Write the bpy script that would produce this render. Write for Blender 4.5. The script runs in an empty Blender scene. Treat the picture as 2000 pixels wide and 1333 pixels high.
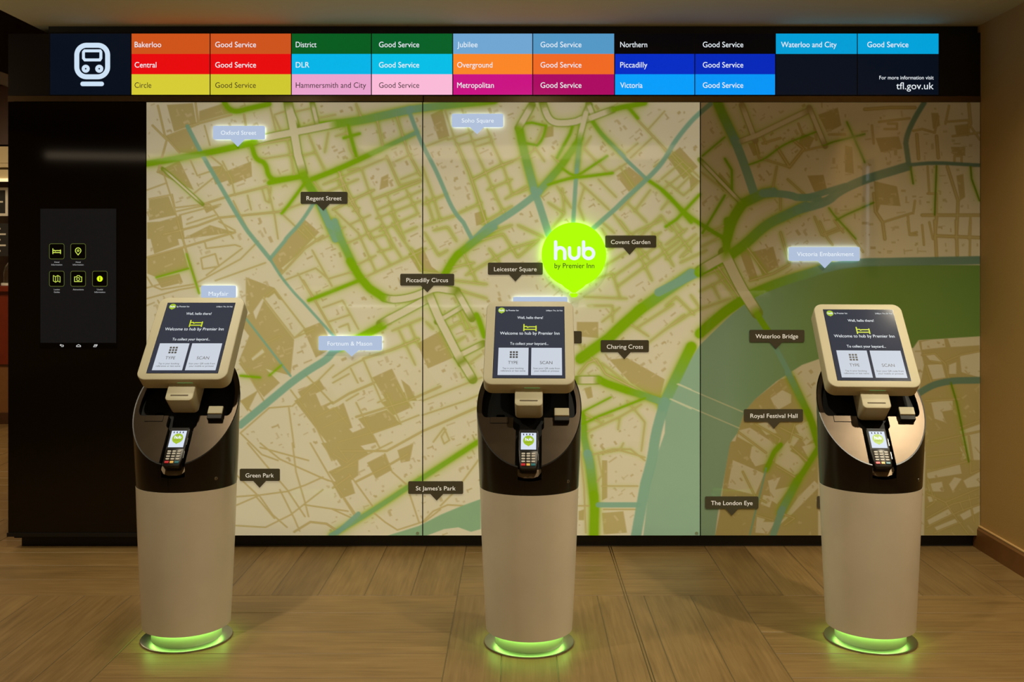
import bpy, bmesh, math, random
import numpy as np
from mathutils import Vector, Matrix
from mathutils.geometry import tessellate_polygon

# ---------------------------------------------------------------- camera, world, light, exposure
SC = bpy.context.scene
COL = SC.collection
FPX, CX, HY, EYE = 1830.0, 1012.0, 515.0, 1.45      # focal length in px of a 2000 px frame, vanishing point, eye height
cd = bpy.data.cameras.new('camera')
cd.sensor_width = 36.0
cd.lens = 36.0 * FPX / 2000.0
cd.shift_x = -(CX - 1000.0) / 2000.0
cd.shift_y = -(666.5 - HY) / 2000.0
cd.clip_start = 0.05
cam = bpy.data.objects.new('camera', cd)
cam.location = (0, 0, EYE)
cam.rotation_euler = (math.pi / 2, 0, 0)
COL.objects.link(cam)
SC.camera = cam
vs = SC.view_settings
vs.view_transform = 'Standard'
vs.look = 'None'
vs.exposure = 0.0
vs.gamma = 1.0
vs.use_curve_mapping = False

wd = bpy.data.worlds.new('world')
SC.world = wd
wd.use_nodes = True
wd.node_tree.nodes['Background'].inputs[0].default_value = (1.0, 0.86, 0.66, 1)
wd.node_tree.nodes['Background'].inputs[1].default_value = 0.10

WARM = (1.0, 0.90, 0.68)
CEIL = 2.663


def light(name, kind, loc, power, color=WARM, target=None, size=0.06, angle=None, blend=0.6, sx=None, sy=None):
    d = bpy.data.lights.new(name, kind)
    d.energy = power
    d.color = color
    if kind == 'SPOT':
        d.shadow_soft_size = size
        d.spot_size = math.radians(angle)
        d.spot_blend = blend
    if kind == 'AREA':
        d.shape = 'RECTANGLE'
        d.size, d.size_y = sx, sy
    if kind == 'POINT':
        d.shadow_soft_size = size
    o = bpy.data.objects.new(name, d)
    o.location = loc
    if target is not None:
        o.rotation_euler = (Vector(target) - Vector(loc)).to_track_quat('-Z', 'Y').to_euler()
    COL.objects.link(o)
    return o


# recessed ceiling downlights in front of the kiosks
for n_, x_, y_, p_ in (('downlight', -1.42, 2.82, 80), ('downlight', 0.60, 2.80, 52), ('downlight', 1.98, 2.78, 112), ('downlight', 2.0, 3.5, 36)):
    light(n_, 'SPOT', (x_, y_, CEIL - 0.03), p_, target=(x_, y_ + 0.25, 0), size=0.035, angle=125, blend=0.9)
# downlights nearer the wall that wash the glass map
for x_, p_ in ((-1.25, 40), (0.1, 36)):
    light('wall_washer', 'SPOT', (x_, 3.75, CEIL - 0.03), p_, color=(1.0, 0.96, 0.80), target=(x_, 4.5, 0.6), size=0.05, angle=110, blend=1.0)
# added upward fill behind the viewer to brighten the ceiling, not a real lamp
light('ceiling_fill', 'AREA', (-0.7, -0.4, 1.0), 16, color=(0.92, 1.0, 0.80), target=(-0.7, -0.399, 2.66), sx=3.0, sy=0.5)
# soft general light of the lobby behind the viewer
light('lobby_light', 'AREA', (0.0, -0.4, CEIL - 0.04), 23, color=(1.0, 0.78, 0.46), target=(0.0, -0.399, 0.0), sx=3.2, sy=1.2)
light('lobby_far_light', 'AREA', (0.0, -2.6, CEIL + 0.2), 40, color=(1.0, 0.78, 0.46), target=(0.0, -4.6, 1.2), sx=4.0, sy=0.6)
light('bar_light', 'AREA', (-4.7, 6.4, 2.55), 40, color=(1.0, 0.78, 0.50), target=(-4.7, 7.2, 0.0), sx=1.5, sy=0.8)
light('left_hall_light', 'SPOT', (-3.7, 4.2, 2.7), 70, color=(1.0, 0.82, 0.52), target=(-3.6, 4.6, 0.0), size=0.05, angle=130, blend=0.9)
light('hall_ceiling_fill', 'AREA', (-3.5, 3.9, 2.2), 7, color=(1.0, 0.80, 0.50), target=(-3.5, 4.0, 3.1), sx=0.5, sy=0.5)  # added fill aimed upward, lifts the dark ceiling of the passage
light('hall_cove_light', 'AREA', (-4.35, -0.9, 2.64), 0.75, color=(1.0, 0.80, 0.55), target=(-3.6, 4.0, 1.9), sx=1.7, sy=0.07)


# ---------------------------------------------------------------- helpers
def lin(c):
    def f(v):
        v = v / 255.0
        return v / 12.92 if v <= 0.04045 else ((v + 0.055) / 1.055) ** 2.4
    return (f(c[0]), f(c[1]), f(c[2]), 1.0)


MATS = {}


def mat(name, rgb=(128, 128, 128), rough=0.5, metal=0.0, emit=0.0, ergb=None, spec=0.5, coat=0.0, noise=None, bump=0.0, nscale=20.0):
    """one procedural principled material; rgb is sRGB 0-255, noise = amount of value variation"""
    if name in MATS:
        return MATS[name]
    m = bpy.data.materials.new(name)
    m.use_nodes = True
    nt = m.node_tree
    b = nt.nodes['Principled BSDF']
    b.inputs['Base Color'].default_value = lin(rgb)
    b.inputs['Roughness'].default_value = rough
    b.inputs['Metallic'].default_value = metal
    b.inputs['Specular IOR Level'].default_value = spec
    b.inputs['Coat Weight'].default_value = coat
    if emit:
        b.inputs['Emission Color'].default_value = lin(ergb or rgb)
        b.inputs['Emission Strength'].default_value = emit
    if noise or bump:
        tc = nt.nodes.new('ShaderNodeTexCoord')
        nz = nt.nodes.new('ShaderNodeTexNoise')
        nz.inputs['Scale'].default_value = nscale
        nz.inputs['Detail'].default_value = 5.0
        nt.links.new(tc.outputs['Object'], nz.inputs['Vector'])
        if noise:
            mp = nt.nodes.new('ShaderNodeMapRange')
            mp.inputs['To Min'].default_value = 1.0 - noise
            mp.inputs['To Max'].default_value = 1.0 + noise
            nt.links.new(nz.outputs['Fac'], mp.inputs['Value'])
            hv = nt.nodes.new('ShaderNodeHueSaturation')
            hv.inputs['Color'].default_value = lin(rgb)
            nt.links.new(mp.outputs['Result'], hv.inputs['Value'])
            nt.links.new(hv.outputs['Color'], b.inputs['Base Color'])
        if bump:
            bp = nt.nodes.new('ShaderNodeBump')
            bp.inputs['Strength'].default_value = bump
            bp.inputs['Distance'].default_value = 0.002
            nt.links.new(nz.outputs['Fac'], bp.inputs['Height'])
            nt.links.new(bp.outputs['Normal'], b.inputs['Normal'])
    MATS[name] = m
    return m


def glow(name, rgb, strength=1.0):
    """a lit surface that gives off light"""
    return mat(name, (0, 0, 0), rough=0.35, emit=strength, ergb=rgb, spec=0.3)


def obj(name, bm, material, parent=None, smooth=False, angle=35.0):
    me = bpy.data.meshes.new(name)
    bmesh.ops.recalc_face_normals(bm, faces=bm.faces[:])
    if smooth:
        lim = math.radians(angle)
        for f in bm.faces:
            f.smooth = True
        for e in bm.edges:
            if len(e.link_faces) == 2:
                if e.calc_face_angle(0.0) > lim:
                    e.smooth = False
            else:
                e.smooth = False
    bm.to_mesh(me)
    bm.free()
    for mm in (material if isinstance(material, (list, tuple)) else [material]):
        me.materials.append(mm)
    o = bpy.data.objects.new(name, me)
    COL.objects.link(o)
    if parent is not None:
        o.parent = parent
    return o


def tag(o, label, cat, group=None, kind=None):
    o['label'] = label
    o['category'] = cat
    if group:
        o['group'] = group
    if kind:
        o['kind'] = kind
    return o


def empty(name, loc=(0, 0, 0), rz=0.0):
    o = bpy.data.objects.new(name, None)
    o.location = loc
    o.rotation_euler = (0, 0, rz)
    o.empty_display_size = 0.05
    COL.objects.link(o)
    return o


def struct(name, bm, material, parent=None, smooth=False):
    o = obj(name, bm, material, parent, smooth)
    if parent is None:
        o['kind'] = 'structure'
    return o


def B():
    return bmesh.new()


def box(bm, x0, x1, y0, y1, z0, z1, M=None):
    vs_ = [Vector((x, y, z)) for x in (x0, x1) for y in (y0, y1) for z in (z0, z1)]
    if M:
        vs_ = [M @ v for v in vs_]
    v = [bm.verts.new(p) for p in vs_]
    for q in ((0, 1, 3, 2), (4, 6, 7, 5), (0, 4, 5, 1), (2, 3, 7, 6), (0, 2, 6, 4), (1, 5, 7, 3)):
        bm.faces.new([v[i] for i in q])
    return bm


def rrect(x0, x1, y0, y1, r, n=6):
    """rounded rectangle outline (counter-clockwise)"""
    pts = []
    for cx, cy, a0 in ((x1 - r, y1 - r, 0), (x0 + r, y1 - r, 90), (x0 + r, y0 + r, 180), (x1 - r, y0 + r, 270)):
        for i in range(n + 1):
            a = math.radians(a0 + 90.0 * i / n)
            pts.append((cx + r * math.cos(a), cy + r * math.sin(a)))
    return pts


def area2(p):
    return sum(p[i][0] * p[(i + 1) % len(p)][1] - p[(i + 1) % len(p)][0] * p[i][1] for i in range(len(p)))


def cap(bm, pts2, fr, w, verts=None):
    """flat (possibly concave) polygon at height w of frame fr; returns its verts"""
    vv = verts or [bm.verts.new(fr(p[0], p[1], w)) for p in pts2]
    tris = tessellate_polygon([[Vector((p[0], p[1], 0)) for p in pts2]])
    for t in tris:
        try:
            bm.faces.new([vv[i] for i in t])
        except ValueError:
            pass
    return vv


def prism(bm, pts2, fr, w0, w1, bevel=0.0, mi=None):
    """prism between heights w0 (back) and w1 (front) of frame fr(u, v, w), optional chamfered front edge"""
    n = len(pts2)
    rings = [[bm.verts.new(fr(p[0], p[1], w0)) for p in pts2]]
    if bevel:
        rings.append([bm.verts.new(fr(p[0], p[1], w1 - bevel)) for p in pts2])
        ins = inset(pts2, bevel * 0.35)
        rings.append([bm.verts.new(fr(p[0], p[1], w1 - bevel * 0.3)) for p in ins])
        ins = inset(pts2, bevel)
        rings.append([bm.verts.new(fr(p[0], p[1], w1)) for p in ins])
        top = ins
    else:
        rings.append([bm.verts.new(fr(p[0], p[1], w1)) for p in pts2])
        top = pts2
    for a, b in zip(rings[:-1], rings[1:]):
        for i in range(n):
            j = (i + 1) % n
            bm.faces.new((a[i], a[j], b[j], b[i]))
    cap(bm, pts2, fr, w0, rings[0])
    cap(bm, top, fr, w1, rings[-1])
    return bm


def inset(pts, d):
    s = 1.0 if area2(pts) > 0 else -1.0
    out = []
    n = len(pts)
    for i in range(n):
        p0, p1, p2 = Vector(pts[i - 1]), Vector(pts[i]), Vector(pts[(i + 1) % n])
        a, b = (p1 - p0), (p2 - p1)
        if a.length < 1e-9 or b.length < 1e-9:
            out.append(pts[i])
            continue
        a.normalize(); b.normalize()
        na, nb = Vector((-a.y, a.x)), Vector((-b.y, b.x))
        m = na + nb
        if m.length < 1e-6:
            m = na
        m.normalize()
        k = d / max(0.4, m.dot(na))
        out.append((p1.x + s * m.x * k, p1.y + s * m.y * k))
    return out


def ribbon(bm, pts, width, fr, w, closed=False, caps=True):
    """flat stroke of constant width along a 2-D polyline"""
    pts = [p for i, p in enumerate(pts) if i == 0 or math.dist(p, pts[i - 1]) > 1e-4 * width]
    n = len(pts)
    L, R = [], []
    for i in range(n):
        p = Vector(pts[i])
        p0 = Vector(pts[i - 1]) if (closed or i > 0) else None
        p2 = Vector(pts[(i + 1) % n]) if (closed or i < n - 1) else None
        ds = []
        if p0 is not None:
            ds.append((p - p0).normalized())
        if p2 is not None:
            ds.append((p2 - p).normalized())
        d = sum(ds, Vector((0, 0)))
        if d.length < 1e-6:
            d = ds[0]
        d.normalize()
        nn = Vector((-d.y, d.x))
        k = (width / 2) / max(0.45, abs(nn.dot(Vector((-ds[0].y, ds[0].x)))))
        L.append(bm.verts.new(fr(p.x + nn.x * k, p.y + nn.y * k, w)))
        R.append(bm.verts.new(fr(p.x - nn.x * k, p.y - nn.y * k, w)))
    for i in range(n if closed else n - 1):
        j = (i + 1) % n
        bm.faces.new((L[i], L[j], R[j], R[i]))
    if caps and not closed:
        for e in (0, n - 1):
            disc(bm, pts[e][0], pts[e][1], width / 2, fr, w + 1e-5 * (1 if w >= 0 else 1), 12)
    return bm


def disc(bm, cx, cy, r, fr, w, n=24, ry=None):
    ry = ry or r
    bm.faces.new([bm.verts.new(fr(cx + r * math.cos(2 * math.pi * i / n), cy + ry * math.sin(2 * math.pi * i / n), w)) for i in range(n)])


def circ(cx, cy, r, n=32, a0=0.0, a1=360.0):
    m = n if a1 - a0 >= 360 else n + 1
    return [(cx + r * math.cos(math.radians(a0 + (a1 - a0) * i / n)), cy + r * math.sin(math.radians(a0 + (a1 - a0) * i / n))) for i in range(m)]


def quad2(bm, x0, x1, y0, y1, fr, w):
    bm.faces.new([bm.verts.new(fr(*p, w)) for p in ((x0, y0), (x1, y0), (x1, y1), (x0, y1))])


GL = {}


def glyphs(s, offset=0.0, res=4):
    key = (s, round(offset, 4), res)
    if key in GL:
        return GL[key]
    cu = bpy.data.curves.new('writing', 'FONT')
    cu.body = s
    cu.size = 1.0
    cu.offset = offset
    cu.resolution_u = res
    cu.fill_mode = 'FRONT'
    o = bpy.data.objects.new('writing', cu)
    COL.objects.link(o)
    dg = bpy.context.evaluated_depsgraph_get()
    dg.update()
    me = bpy.data.meshes.new_from_object(o.evaluated_get(dg))
    co = [(v.co.x, v.co.y) for v in me.vertices]
    fs = [tuple(p.vertices) for p in me.polygons]
    bpy.data.objects.remove(o)
    bpy.data.curves.remove(cu)
    bpy.data.meshes.remove(me)
    GL[key] = (co, fs)
    return GL[key]


CAPH = None


def text(bm, s, x0, x1, base, caph, fr, w, bold=0.0, down=True, slant=0.0, res=4):
    """lettering from x0 to x1 on a baseline; down=True when the frame's second axis points down (picture-like units)"""
    global CAPH
    if CAPH is None:
        CAPH = max(p[1] for p in glyphs('H')[0])
    co, fs = glyphs(s, 0.0, res)
    xs = [p[0] for p in co]
    mn, mx = min(xs), max(xs)
    kx = (x1 - x0) / (mx - mn)
    ky = caph / CAPH
    sg = -1.0 if down else 1.0
    vv = [bm.verts.new(fr(x0 + (p[0] - mn) * kx + slant * p[1] * ky, base + sg * p[1] * ky, w)) for p in co]
    for f in fs:
        try:
            bm.faces.new([vv[i] for i in f])
        except ValueError:
            pass


# wall-plane units: the wall stands square to the view, 384.5 units to the metre, so distances on it are written in those units
PY = 4.76
SCL = FPX / PY


def wx(u):
    return (u - CX) / SCL


def wz(v):
    return EYE - (v - HY) / SCL


def WF(u, v, w):
    """wall frame: w metres out of the wall face towards the room"""
    return Vector((wx(u), PY - w, wz(v)))


XR = wx(1915)            # right wall
XL = wx(16)              # left end of the display wall

# ---------------------------------------------------------------- materials of the place
M_PAINT = mat('ceiling_paint', (190, 186, 158), rough=0.9, noise=0.03, nscale=3)
M_WALL = mat('wall_covering', (182, 146, 86), rough=0.75, noise=0.10, nscale=160, bump=0.25)
M_BACK = mat('lobby_wall_paint', (190, 168, 128), rough=0.85, noise=0.05, nscale=4)
M_WOOD = mat('oak_trim', (124, 82, 42), rough=0.45, noise=0.16, nscale=14)
M_DWOOD = mat('dark_wood', (70, 42, 22), rough=0.4, noise=0.2, nscale=9)
M_RED = mat('mahogany', (112, 38, 20), rough=0.25, noise=0.3, nscale=7)
M_BLACK = mat('black_metal', (16, 14, 12), rough=0.4, spec=0.4)
M_KICK = mat('plinth_black', (10, 9, 8), rough=0.55)
M_DGLASS = mat('dark_glass', (21, 16, 8), rough=0.06, spec=0.35)
M_BRONZE = mat('bronze_trim', (120, 100, 72), rough=0.32, metal=0.9, noise=0.12, nscale=30)
M_STEEL = mat('steel', (150, 150, 145), rough=0.28, metal=1.0)
M_WHITE = mat('white_shell', (226, 218, 200), rough=0.38, noise=0.14, nscale=5.0, coat=0.15)
M_BEZEL = mat('white_bezel', (190, 182, 152), rough=0.55, noise=0.02, nscale=6)
M_HOUS = mat('black_housing', (14, 11, 9), rough=0.22, spec=0.5)
M_DECK = mat('deck_lacquer', (66, 54, 40), rough=0.3, metal=0.7, noise=0.18, nscale=22)
M_RECESS = mat('recess_black', (7, 6, 5), rough=0.5, spec=0.2)
M_PLINTH = mat('plinth_white', (214, 218, 200), rough=0.35)
M_PLATE = mat('plate_steel', (165, 165, 158), rough=0.32, metal=1.0)
M_CREAM = mat('cream_lacquer', (226, 206, 158), rough=0.5)
M_CHALK = mat('chalk_board', (34, 32, 29), rough=0.7)
M_CHALKW = mat('chalk_white', (232, 228, 216), rough=0.8)
M_GLASS = mat('clear_glass', (220, 225, 220), rough=0.05)
M_GLASS.node_tree.nodes['Principled BSDF'].inputs['Transmission Weight'].default_value = 1.0
G_WHITE = glow('lit_white', (236, 244, 250), 1.0)
G_INK = mat('ink', (44, 38, 28), rough=0.6)


def ID(u, v, w):
    return Vector((u, v, w))


# ---------------------------------------------------------------- floor: oak-look planks laid in basket-weave squares
def plank_material():
    m = bpy.data.materials.new('oak_planks')
    m.use_nodes = True
    nt = m.node_tree
    L = nt.links.new
    b = nt.nodes['Principled BSDF']
    uv = nt.nodes.new('ShaderNodeUVMap'); uv.uv_map = 'grain'
    at = nt.nodes.new('ShaderNodeAttribute'); at.attribute_name = 'tone'
    mp = nt.nodes.new('ShaderNodeMapping'); mp.inputs['Scale'].default_value = (2.4, 46.0, 1.0)
    L(uv.outputs['UV'], mp.inputs['Vector'])
    n1 = nt.nodes.new('ShaderNodeTexNoise')
    n1.inputs['Scale'].default_value = 1.5; n1.inputs['Detail'].default_value = 8.0; n1.inputs['Distortion'].default_value = 0.5
    L(mp.outputs['Vector'], n1.inputs['Vector'])
    mp2 = nt.nodes.new('ShaderNodeMapping'); mp2.inputs['Scale'].default_value = (3.0, 9.0, 1.0)
    L(uv.outputs['UV'], mp2.inputs['Vector'])
    n2 = nt.nodes.new('ShaderNodeTexNoise'); n2.inputs['Scale'].default_value = 1.4; n2.inputs['Detail'].default_value = 3.0
    L(mp2.outputs['Vector'], n2.inputs['Vector'])
    cr = nt.nodes.new('ShaderNodeValToRGB')
    cr.color_ramp.elements[0].position = 0.30; cr.color_ramp.elements[0].color = lin((119, 92, 52))
    cr.color_ramp.elements[1].position = 0.72; cr.color_ramp.elements[1].color = lin((153, 123, 76))
    mx = nt.nodes.new('ShaderNodeMath'); mx.operation = 'MULTIPLY_ADD'
    mx.inputs[1].default_value = 0.6
    L(n1.outputs['Fac'], mx.inputs[0])
    m2 = nt.nodes.new('ShaderNodeMath'); m2.operation = 'MULTIPLY'; m2.inputs[1].default_value = 0.4
    L(n2.outputs['Fac'], m2.inputs[0]); L(m2.outputs[0], mx.inputs[2])
    L(mx.outputs[0], cr.inputs['Fac'])
    hv = nt.nodes.new('ShaderNodeHueSaturation')
    L(cr.outputs['Color'], hv.inputs['Color'])
    L(at.outputs['Fac'], hv.inputs['Value'])
    L(hv.outputs['Color'], b.inputs['Base Color'])
    b.inputs['Roughness'].default_value = 0.42
    b.inputs['Specular IOR Level'].default_value = 0.4
    bp = nt.nodes.new('ShaderNodeBump'); bp.inputs['Strength'].default_value = 0.18; bp.inputs['Distance'].default_value = 0.002
    L(n1.outputs['Fac'], bp.inputs['Height']); L(bp.outputs['Normal'], b.inputs['Normal'])
    return m


def build_floor():
    rnd = random.Random(4)
    S, n = 1.22, 6
    gap, drop, bev = 0.0017, 0.0013, 0.0014
    X0, X1, Y0, Y1 = -6.4, XR + 0.02, -5.1, 9.6
    V, F, MI, UV, TN = [], [], [], [], []

    def face(p, uv, t, mi):
        i = len(V)
        V.extend(p); F.append((i, i + 1, i + 2, i + 3)); UV.extend(uv); TN.append(t); MI.append(mi)
    face([(X0, Y0, -drop), (X1, Y0, -drop), (X1, Y1, -drop), (X0, Y1, -drop)], [(0, 0)] * 4, 1.0, 1)
    bx0, by0 = -0.265, 4.09
    for i in range(-6, 4):
        for j in range(-9, 6):
            vert = (i + j) % 2 == 1       # square (-1, 0) has planks running away from the viewer
            for k in range(n):
                if vert:
                    a = (bx0 + i * S + k * S / n, bx0 + i * S + (k + 1) * S / n, by0 + j * S, by0 + (j + 1) * S)
                else:
                    a = (bx0 + i * S, bx0 + (i + 1) * S, by0 + j * S + k * S / n, by0 + j * S + (k + 1) * S / n)
                x0, x1, y0, y1 = max(a[0], X0), min(a[1], X1), max(a[2], Y0), min(a[3], Y1)
                if x1 - x0 < 0.01 or y1 - y0 < 0.01:
                    continue
                ou, ov = rnd.uniform(0, 50), rnd.uniform(0, 50)
                t = rnd.uniform(0.90, 1.08)

                def q(xa, xb, ya, yb, z):
                    return [(xa, ya, z), (xb, ya, z), (xb, yb, z), (xa, yb, z)]
                o = q(x0 + gap, x1 - gap, y0 + gap, y1 - gap, -drop)
                g2 = gap + bev
                c = q(x0 + g2, x1 - g2, y0 + g2, y1 - g2, 0.0)

                def uvs(pp):
                    return [((p[1] if vert else p[0]) + ou, (p[0] if vert else p[1]) + ov) for p in pp]
                face(c, uvs(c), t, 0)
                for e in range(4):
                    f4 = [o[e], o[(e + 1) % 4], c[(e + 1) % 4], c[e]]
                    face(f4, uvs(f4), t, 0)
    me = bpy.data.meshes.new('floor')
    me.from_pydata(V, [], F)
    u = me.uv_layers.new(name='grain')
    u.data.foreach_set('uv', np.array(UV, dtype=np.float32).ravel())
    a = me.attributes.new('tone', 'FLOAT', 'FACE')
    a.data.foreach_set('value', np.array(TN, dtype=np.float32))
    me.polygons.foreach_set('material_index', np.array(MI, dtype=np.int32))
    me.materials.append(plank_material())
    me.materials.append(mat('grout', (96, 78, 50), rough=0.35))
    o = bpy.data.objects.new('floor', me)
    COL.objects.link(o)
    o['kind'] = 'structure'


build_floor()
jb = B()
for dx in (0.0, 0.011):
    box(jb, 0.462 + dx, 0.4655 + dx, -1.0, 4.80, -0.001, 0.0012)
struct('trim_1', jb, M_BRONZE)                     # metal movement joint let into the floor

# ---------------------------------------------------------------- shell of the room
struct('ceiling', box(B(), -2.475, XR + 0.1, -0.35, 5.15, CEIL, CEIL + 0.14), M_PAINT)
struct('ceiling_1', box(B(), -6.4, XR + 0.1, -5.1, 9.6, 3.12, 3.2), mat('high_ceiling', (120, 92, 60), rough=0.8))
struct('wall_right', box(B(), XR, XR + 0.12, -5.1, 5.2, 0.0, 3.12), M_WALL)
struct('wall_behind', box(B(), -6.4, XR + 0.12, -5.2, -5.1, 0.0, 3.12), M_BACK)
struct('wall_left', box(B(), -6.5, -6.4, -5.1, 9.6, 0.0, 3.12), M_BACK)
struct('wall_far', box(B(), -6.4, XR + 0.1, 9.5, 9.6, 0.0, 3.12), M_DWOOD)
bb = B()
box(bb, XR - 0.018, XR, -5.1, PY + 0.04, 0.0, 0.098)
prism(bb, [(-0.018, 0.098), (0.0, 0.098), (0.0, 0.112), (-0.010, 0.110)], lambda u, v, w: Vector((XR + u, w, v)), -5.1, PY + 0.04)
struct('baseboard_right', bb, M_WOOD)
cp_ = B(); box(cp_, XR - 0.012, XR, -5.1, PY + 0.03, 0.112, 0.117)
struct('trim_8', cp_, mat('cap_strip', (214, 176, 118), rough=0.45))
# ceiling edge bulkhead over the passage at the left
struct('trim_2', box(B(), -3.32, -3.10, 3.2, 7.6, 2.60, 3.12), M_DWOOD)
struct('trim_3', box(B(), -5.6, -2.6, 7.6, 7.7, 2.95, 3.12), mat('cornice_cream', (206, 176, 118), rough=0.6))
# window of the right wall, just out of the picture, whose reflection stands in the map glass
wn = B()
for y0, y1 in ((3.20, 3.23), (3.33, 3.36)):
    box(wn, XR - 0.03, XR, y0, y1, 1.46, 2.14)
for z0, z1 in ((1.46, 1.50), (2.10, 2.14), (1.98, 2.00)):
    box(wn, XR - 0.03, XR, 3.20, 3.36, z0, z1)
wo = struct('window_1', wn, M_BLACK)
obj('window_pane', box(B(), XR - 0.012, XR - 0.004, 3.23, 3.33, 1.50, 2.10), glow('daylight_pane', (214, 226, 240), 1.6), wo)

# ---------------------------------------------------------------- display wall carcass
cb = B()
box(cb, XL + 0.012, XR, PY + 0.033, PY + 0.34, 0.045, 2.625)
struct('wall_front', cb, M_BLACK)
struct('trim_4', box(B(), XL + 0.19, XR, PY + 0.03, PY + 0.30, 2.625, CEIL), M_KICK)     # shadow gap at the ceiling
struct('baseboard_front', box(B(), wx(33), XR - 0.02, PY + 0.047, PY + 0.30, 0.0, 0.0465), M_KICK)
tb = B()
box(tb, XL, wx(826), PY - 0.004, PY + 0.03, wz(198.5), wz(187.5))
obj_ = struct('trim_5', tb, M_BRONZE)
tb = B()
box(tb, wx(828), XR, PY - 0.004, PY + 0.03, wz(199.5), wz(188.0))
struct('trim_6', tb, M_BRONZE)
struct('trim_7', box(B(), XL - 0.004, wx(285), PY - 0.006, PY + 0.03, wz(1048.5), wz(1041)), M_KICK)

# ---------------------------------------------------------------- dark glass panel with the touch screen, left
dp = obj('dark_panel', box(B(), XL, wx(284.6), PY, PY + 0.03, wz(1040.5), wz(199.5)), M_DGLASS)
tag(dp, 'tall glossy brown-black panel at the left end of the wall, around the touch screen', 'panel')

GRN = (190, 214, 60)
ts = obj('touch_screen', box(B(), wx(78.5), wx(228.5), PY - 0.003, PY, wz(680), wz(407)), mat('screen_body', (8, 8, 8), rough=0.2))
tag(ts, 'portrait black touch screen with five square lime icons on the dark panel', 'touch screen')
sb = B()
quad2(sb, 79.5, 227.5, 408, 670, WF, 0.0035)
obj('display', sb, mat('screen_dark', (18, 18, 19), rough=0.2, emit=0.7, ergb=(22, 22, 23)), ts)
nb = B()
quad2(nb, 79.5, 227.5, 670.5, 679.2, WF, 0.0035)
obj('navigation_bar', nb, mat('screen_black', (3, 3, 4), rough=0.2), ts)


def icon_bed(bm, x, y, s, fr, w, th):
    """bed: posts and two rails with a pillow step, s = width, frame axis down"""
    ribbon(bm, [(x - s * .5, y - s * .34), (x - s * .5, y + s * .30)], th, fr, w)
    ribbon(bm, [(x + s * .5, y - s * .18), (x + s * .5, y + s * .30)], th, fr, w)
    ribbon(bm, [(x - s * .5, y + s * .16), (x + s * .5, y + s * .16)], th, fr, w, caps=False)
    ribbon(bm, [(x - s * .5, y - s * .13), (x - s * .26, y - s * .13), (x - s * .20, y - s * .04), (x - s * .08, y - s * .10), (x + s * .5, y - s * .10)], th, fr, w, caps=False)


tiles = [('bed', 111.7, 491.3, ('Hotel', 'Information')), ('pin', 153.5, 491.3, ('Hotel', 'Information')),
         ('map', 111.7, 544.8, ('London', 'Guides')), ('camera', 153.5, 544.8, ('Attractions',)), ('info', 195.8, 544.8, ('Useful', 'Information'))]
g_icon = glow('icon_lime', (214, 236, 92), 1.0)
g_rim = glow('icon_rim', (92, 102, 44), 1.0)
g_cap = glow('caption_white', (178, 178, 178), 1.0)
for kind, x, y, cap_ in tiles:
    t = B()
    cap(t, rrect(x - 14.6, x + 14.6, y - 15, y + 15, 3.6), WF, 0.004)
    to = obj('icon_tile', t, mat('tile_black', (2, 2, 3), rough=0.25), ts)
    r = B()
    ribbon(r, rrect(x - 14.4, x + 14.4, y - 14.8, y + 14.8, 3.6), 0.9, WF, 0.0046, closed=True)
    obj('tile_border', r, g_rim, to)
    i = B()
    W_ = 0.0052
    if kind == 'bed':
        icon_bed(i, x, y, 15, WF, W_, 1.5)
    elif kind == 'pin':
        pts = circ(x, y - 1.4, 5.4, 24, 150, 390)
        ribbon(i, pts + [(x, y + 7)], 1.4, WF, W_, closed=True)
        ribbon(i, circ(x, y - 1.4, 1.8, 14), 1.1, WF, W_, closed=True)
    elif kind == 'map':
        for k in range(4):
            xx = x - 6.6 + 4.4 * k
            dy = 1.4 if k % 2 else -1.0
            ribbon(i, [(xx, y - 5.4 + dy), (xx, y + 5.4 + dy)], 1.0, WF, W_)
        for s_ in (-5.4, 5.4):
            ribbon(i, [(x - 6.6 + 4.4 * k, y + s_ + (1.4 if k % 2 else -1.0)) for k in range(4)], 1.0, WF, W_)
    elif kind == 'camera':
        ribbon(i, [(x - 7, y + 5.6), (x - 7, y - 3.6), (x - 3, y - 3.6), (x - 1.6, y - 6), (x + 2.6, y - 6), (x + 4, y - 3.6), (x + 7, y - 3.6), (x + 7, y + 5.6)], 1.2, WF, W_, closed=True)
        ribbon(i, circ(x, y + 0.6, 2.9, 18), 1.1, WF, W_, closed=True)
    else:
        disc(i, x, y, 5.7, WF, W_)
        k = B()
        disc(k, x, y - 2.8, 0.95, WF, W_ + 0.0006, 12)
        quad2(k, x - 0.8, x + 0.8, y - 1.2, y + 3.4, WF, W_ + 0.0006)
        obj('icon_mark', k, mat('tile_black', ()), to)
    obj('icon', i, glow('icon_bright', (226, 255, 26), 1.0) if kind == 'info' else g_icon, to)
    c = B()
    for n_, s in enumerate(cap_):
        hw = len(s) * 0.95
        text(c, s, x - hw, x + hw, y + 22.4 + 5.1 * n_, 2.9, WF, 0.004, bold=0.015, res=2)
    obj('caption', c, g_cap, to)
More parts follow.
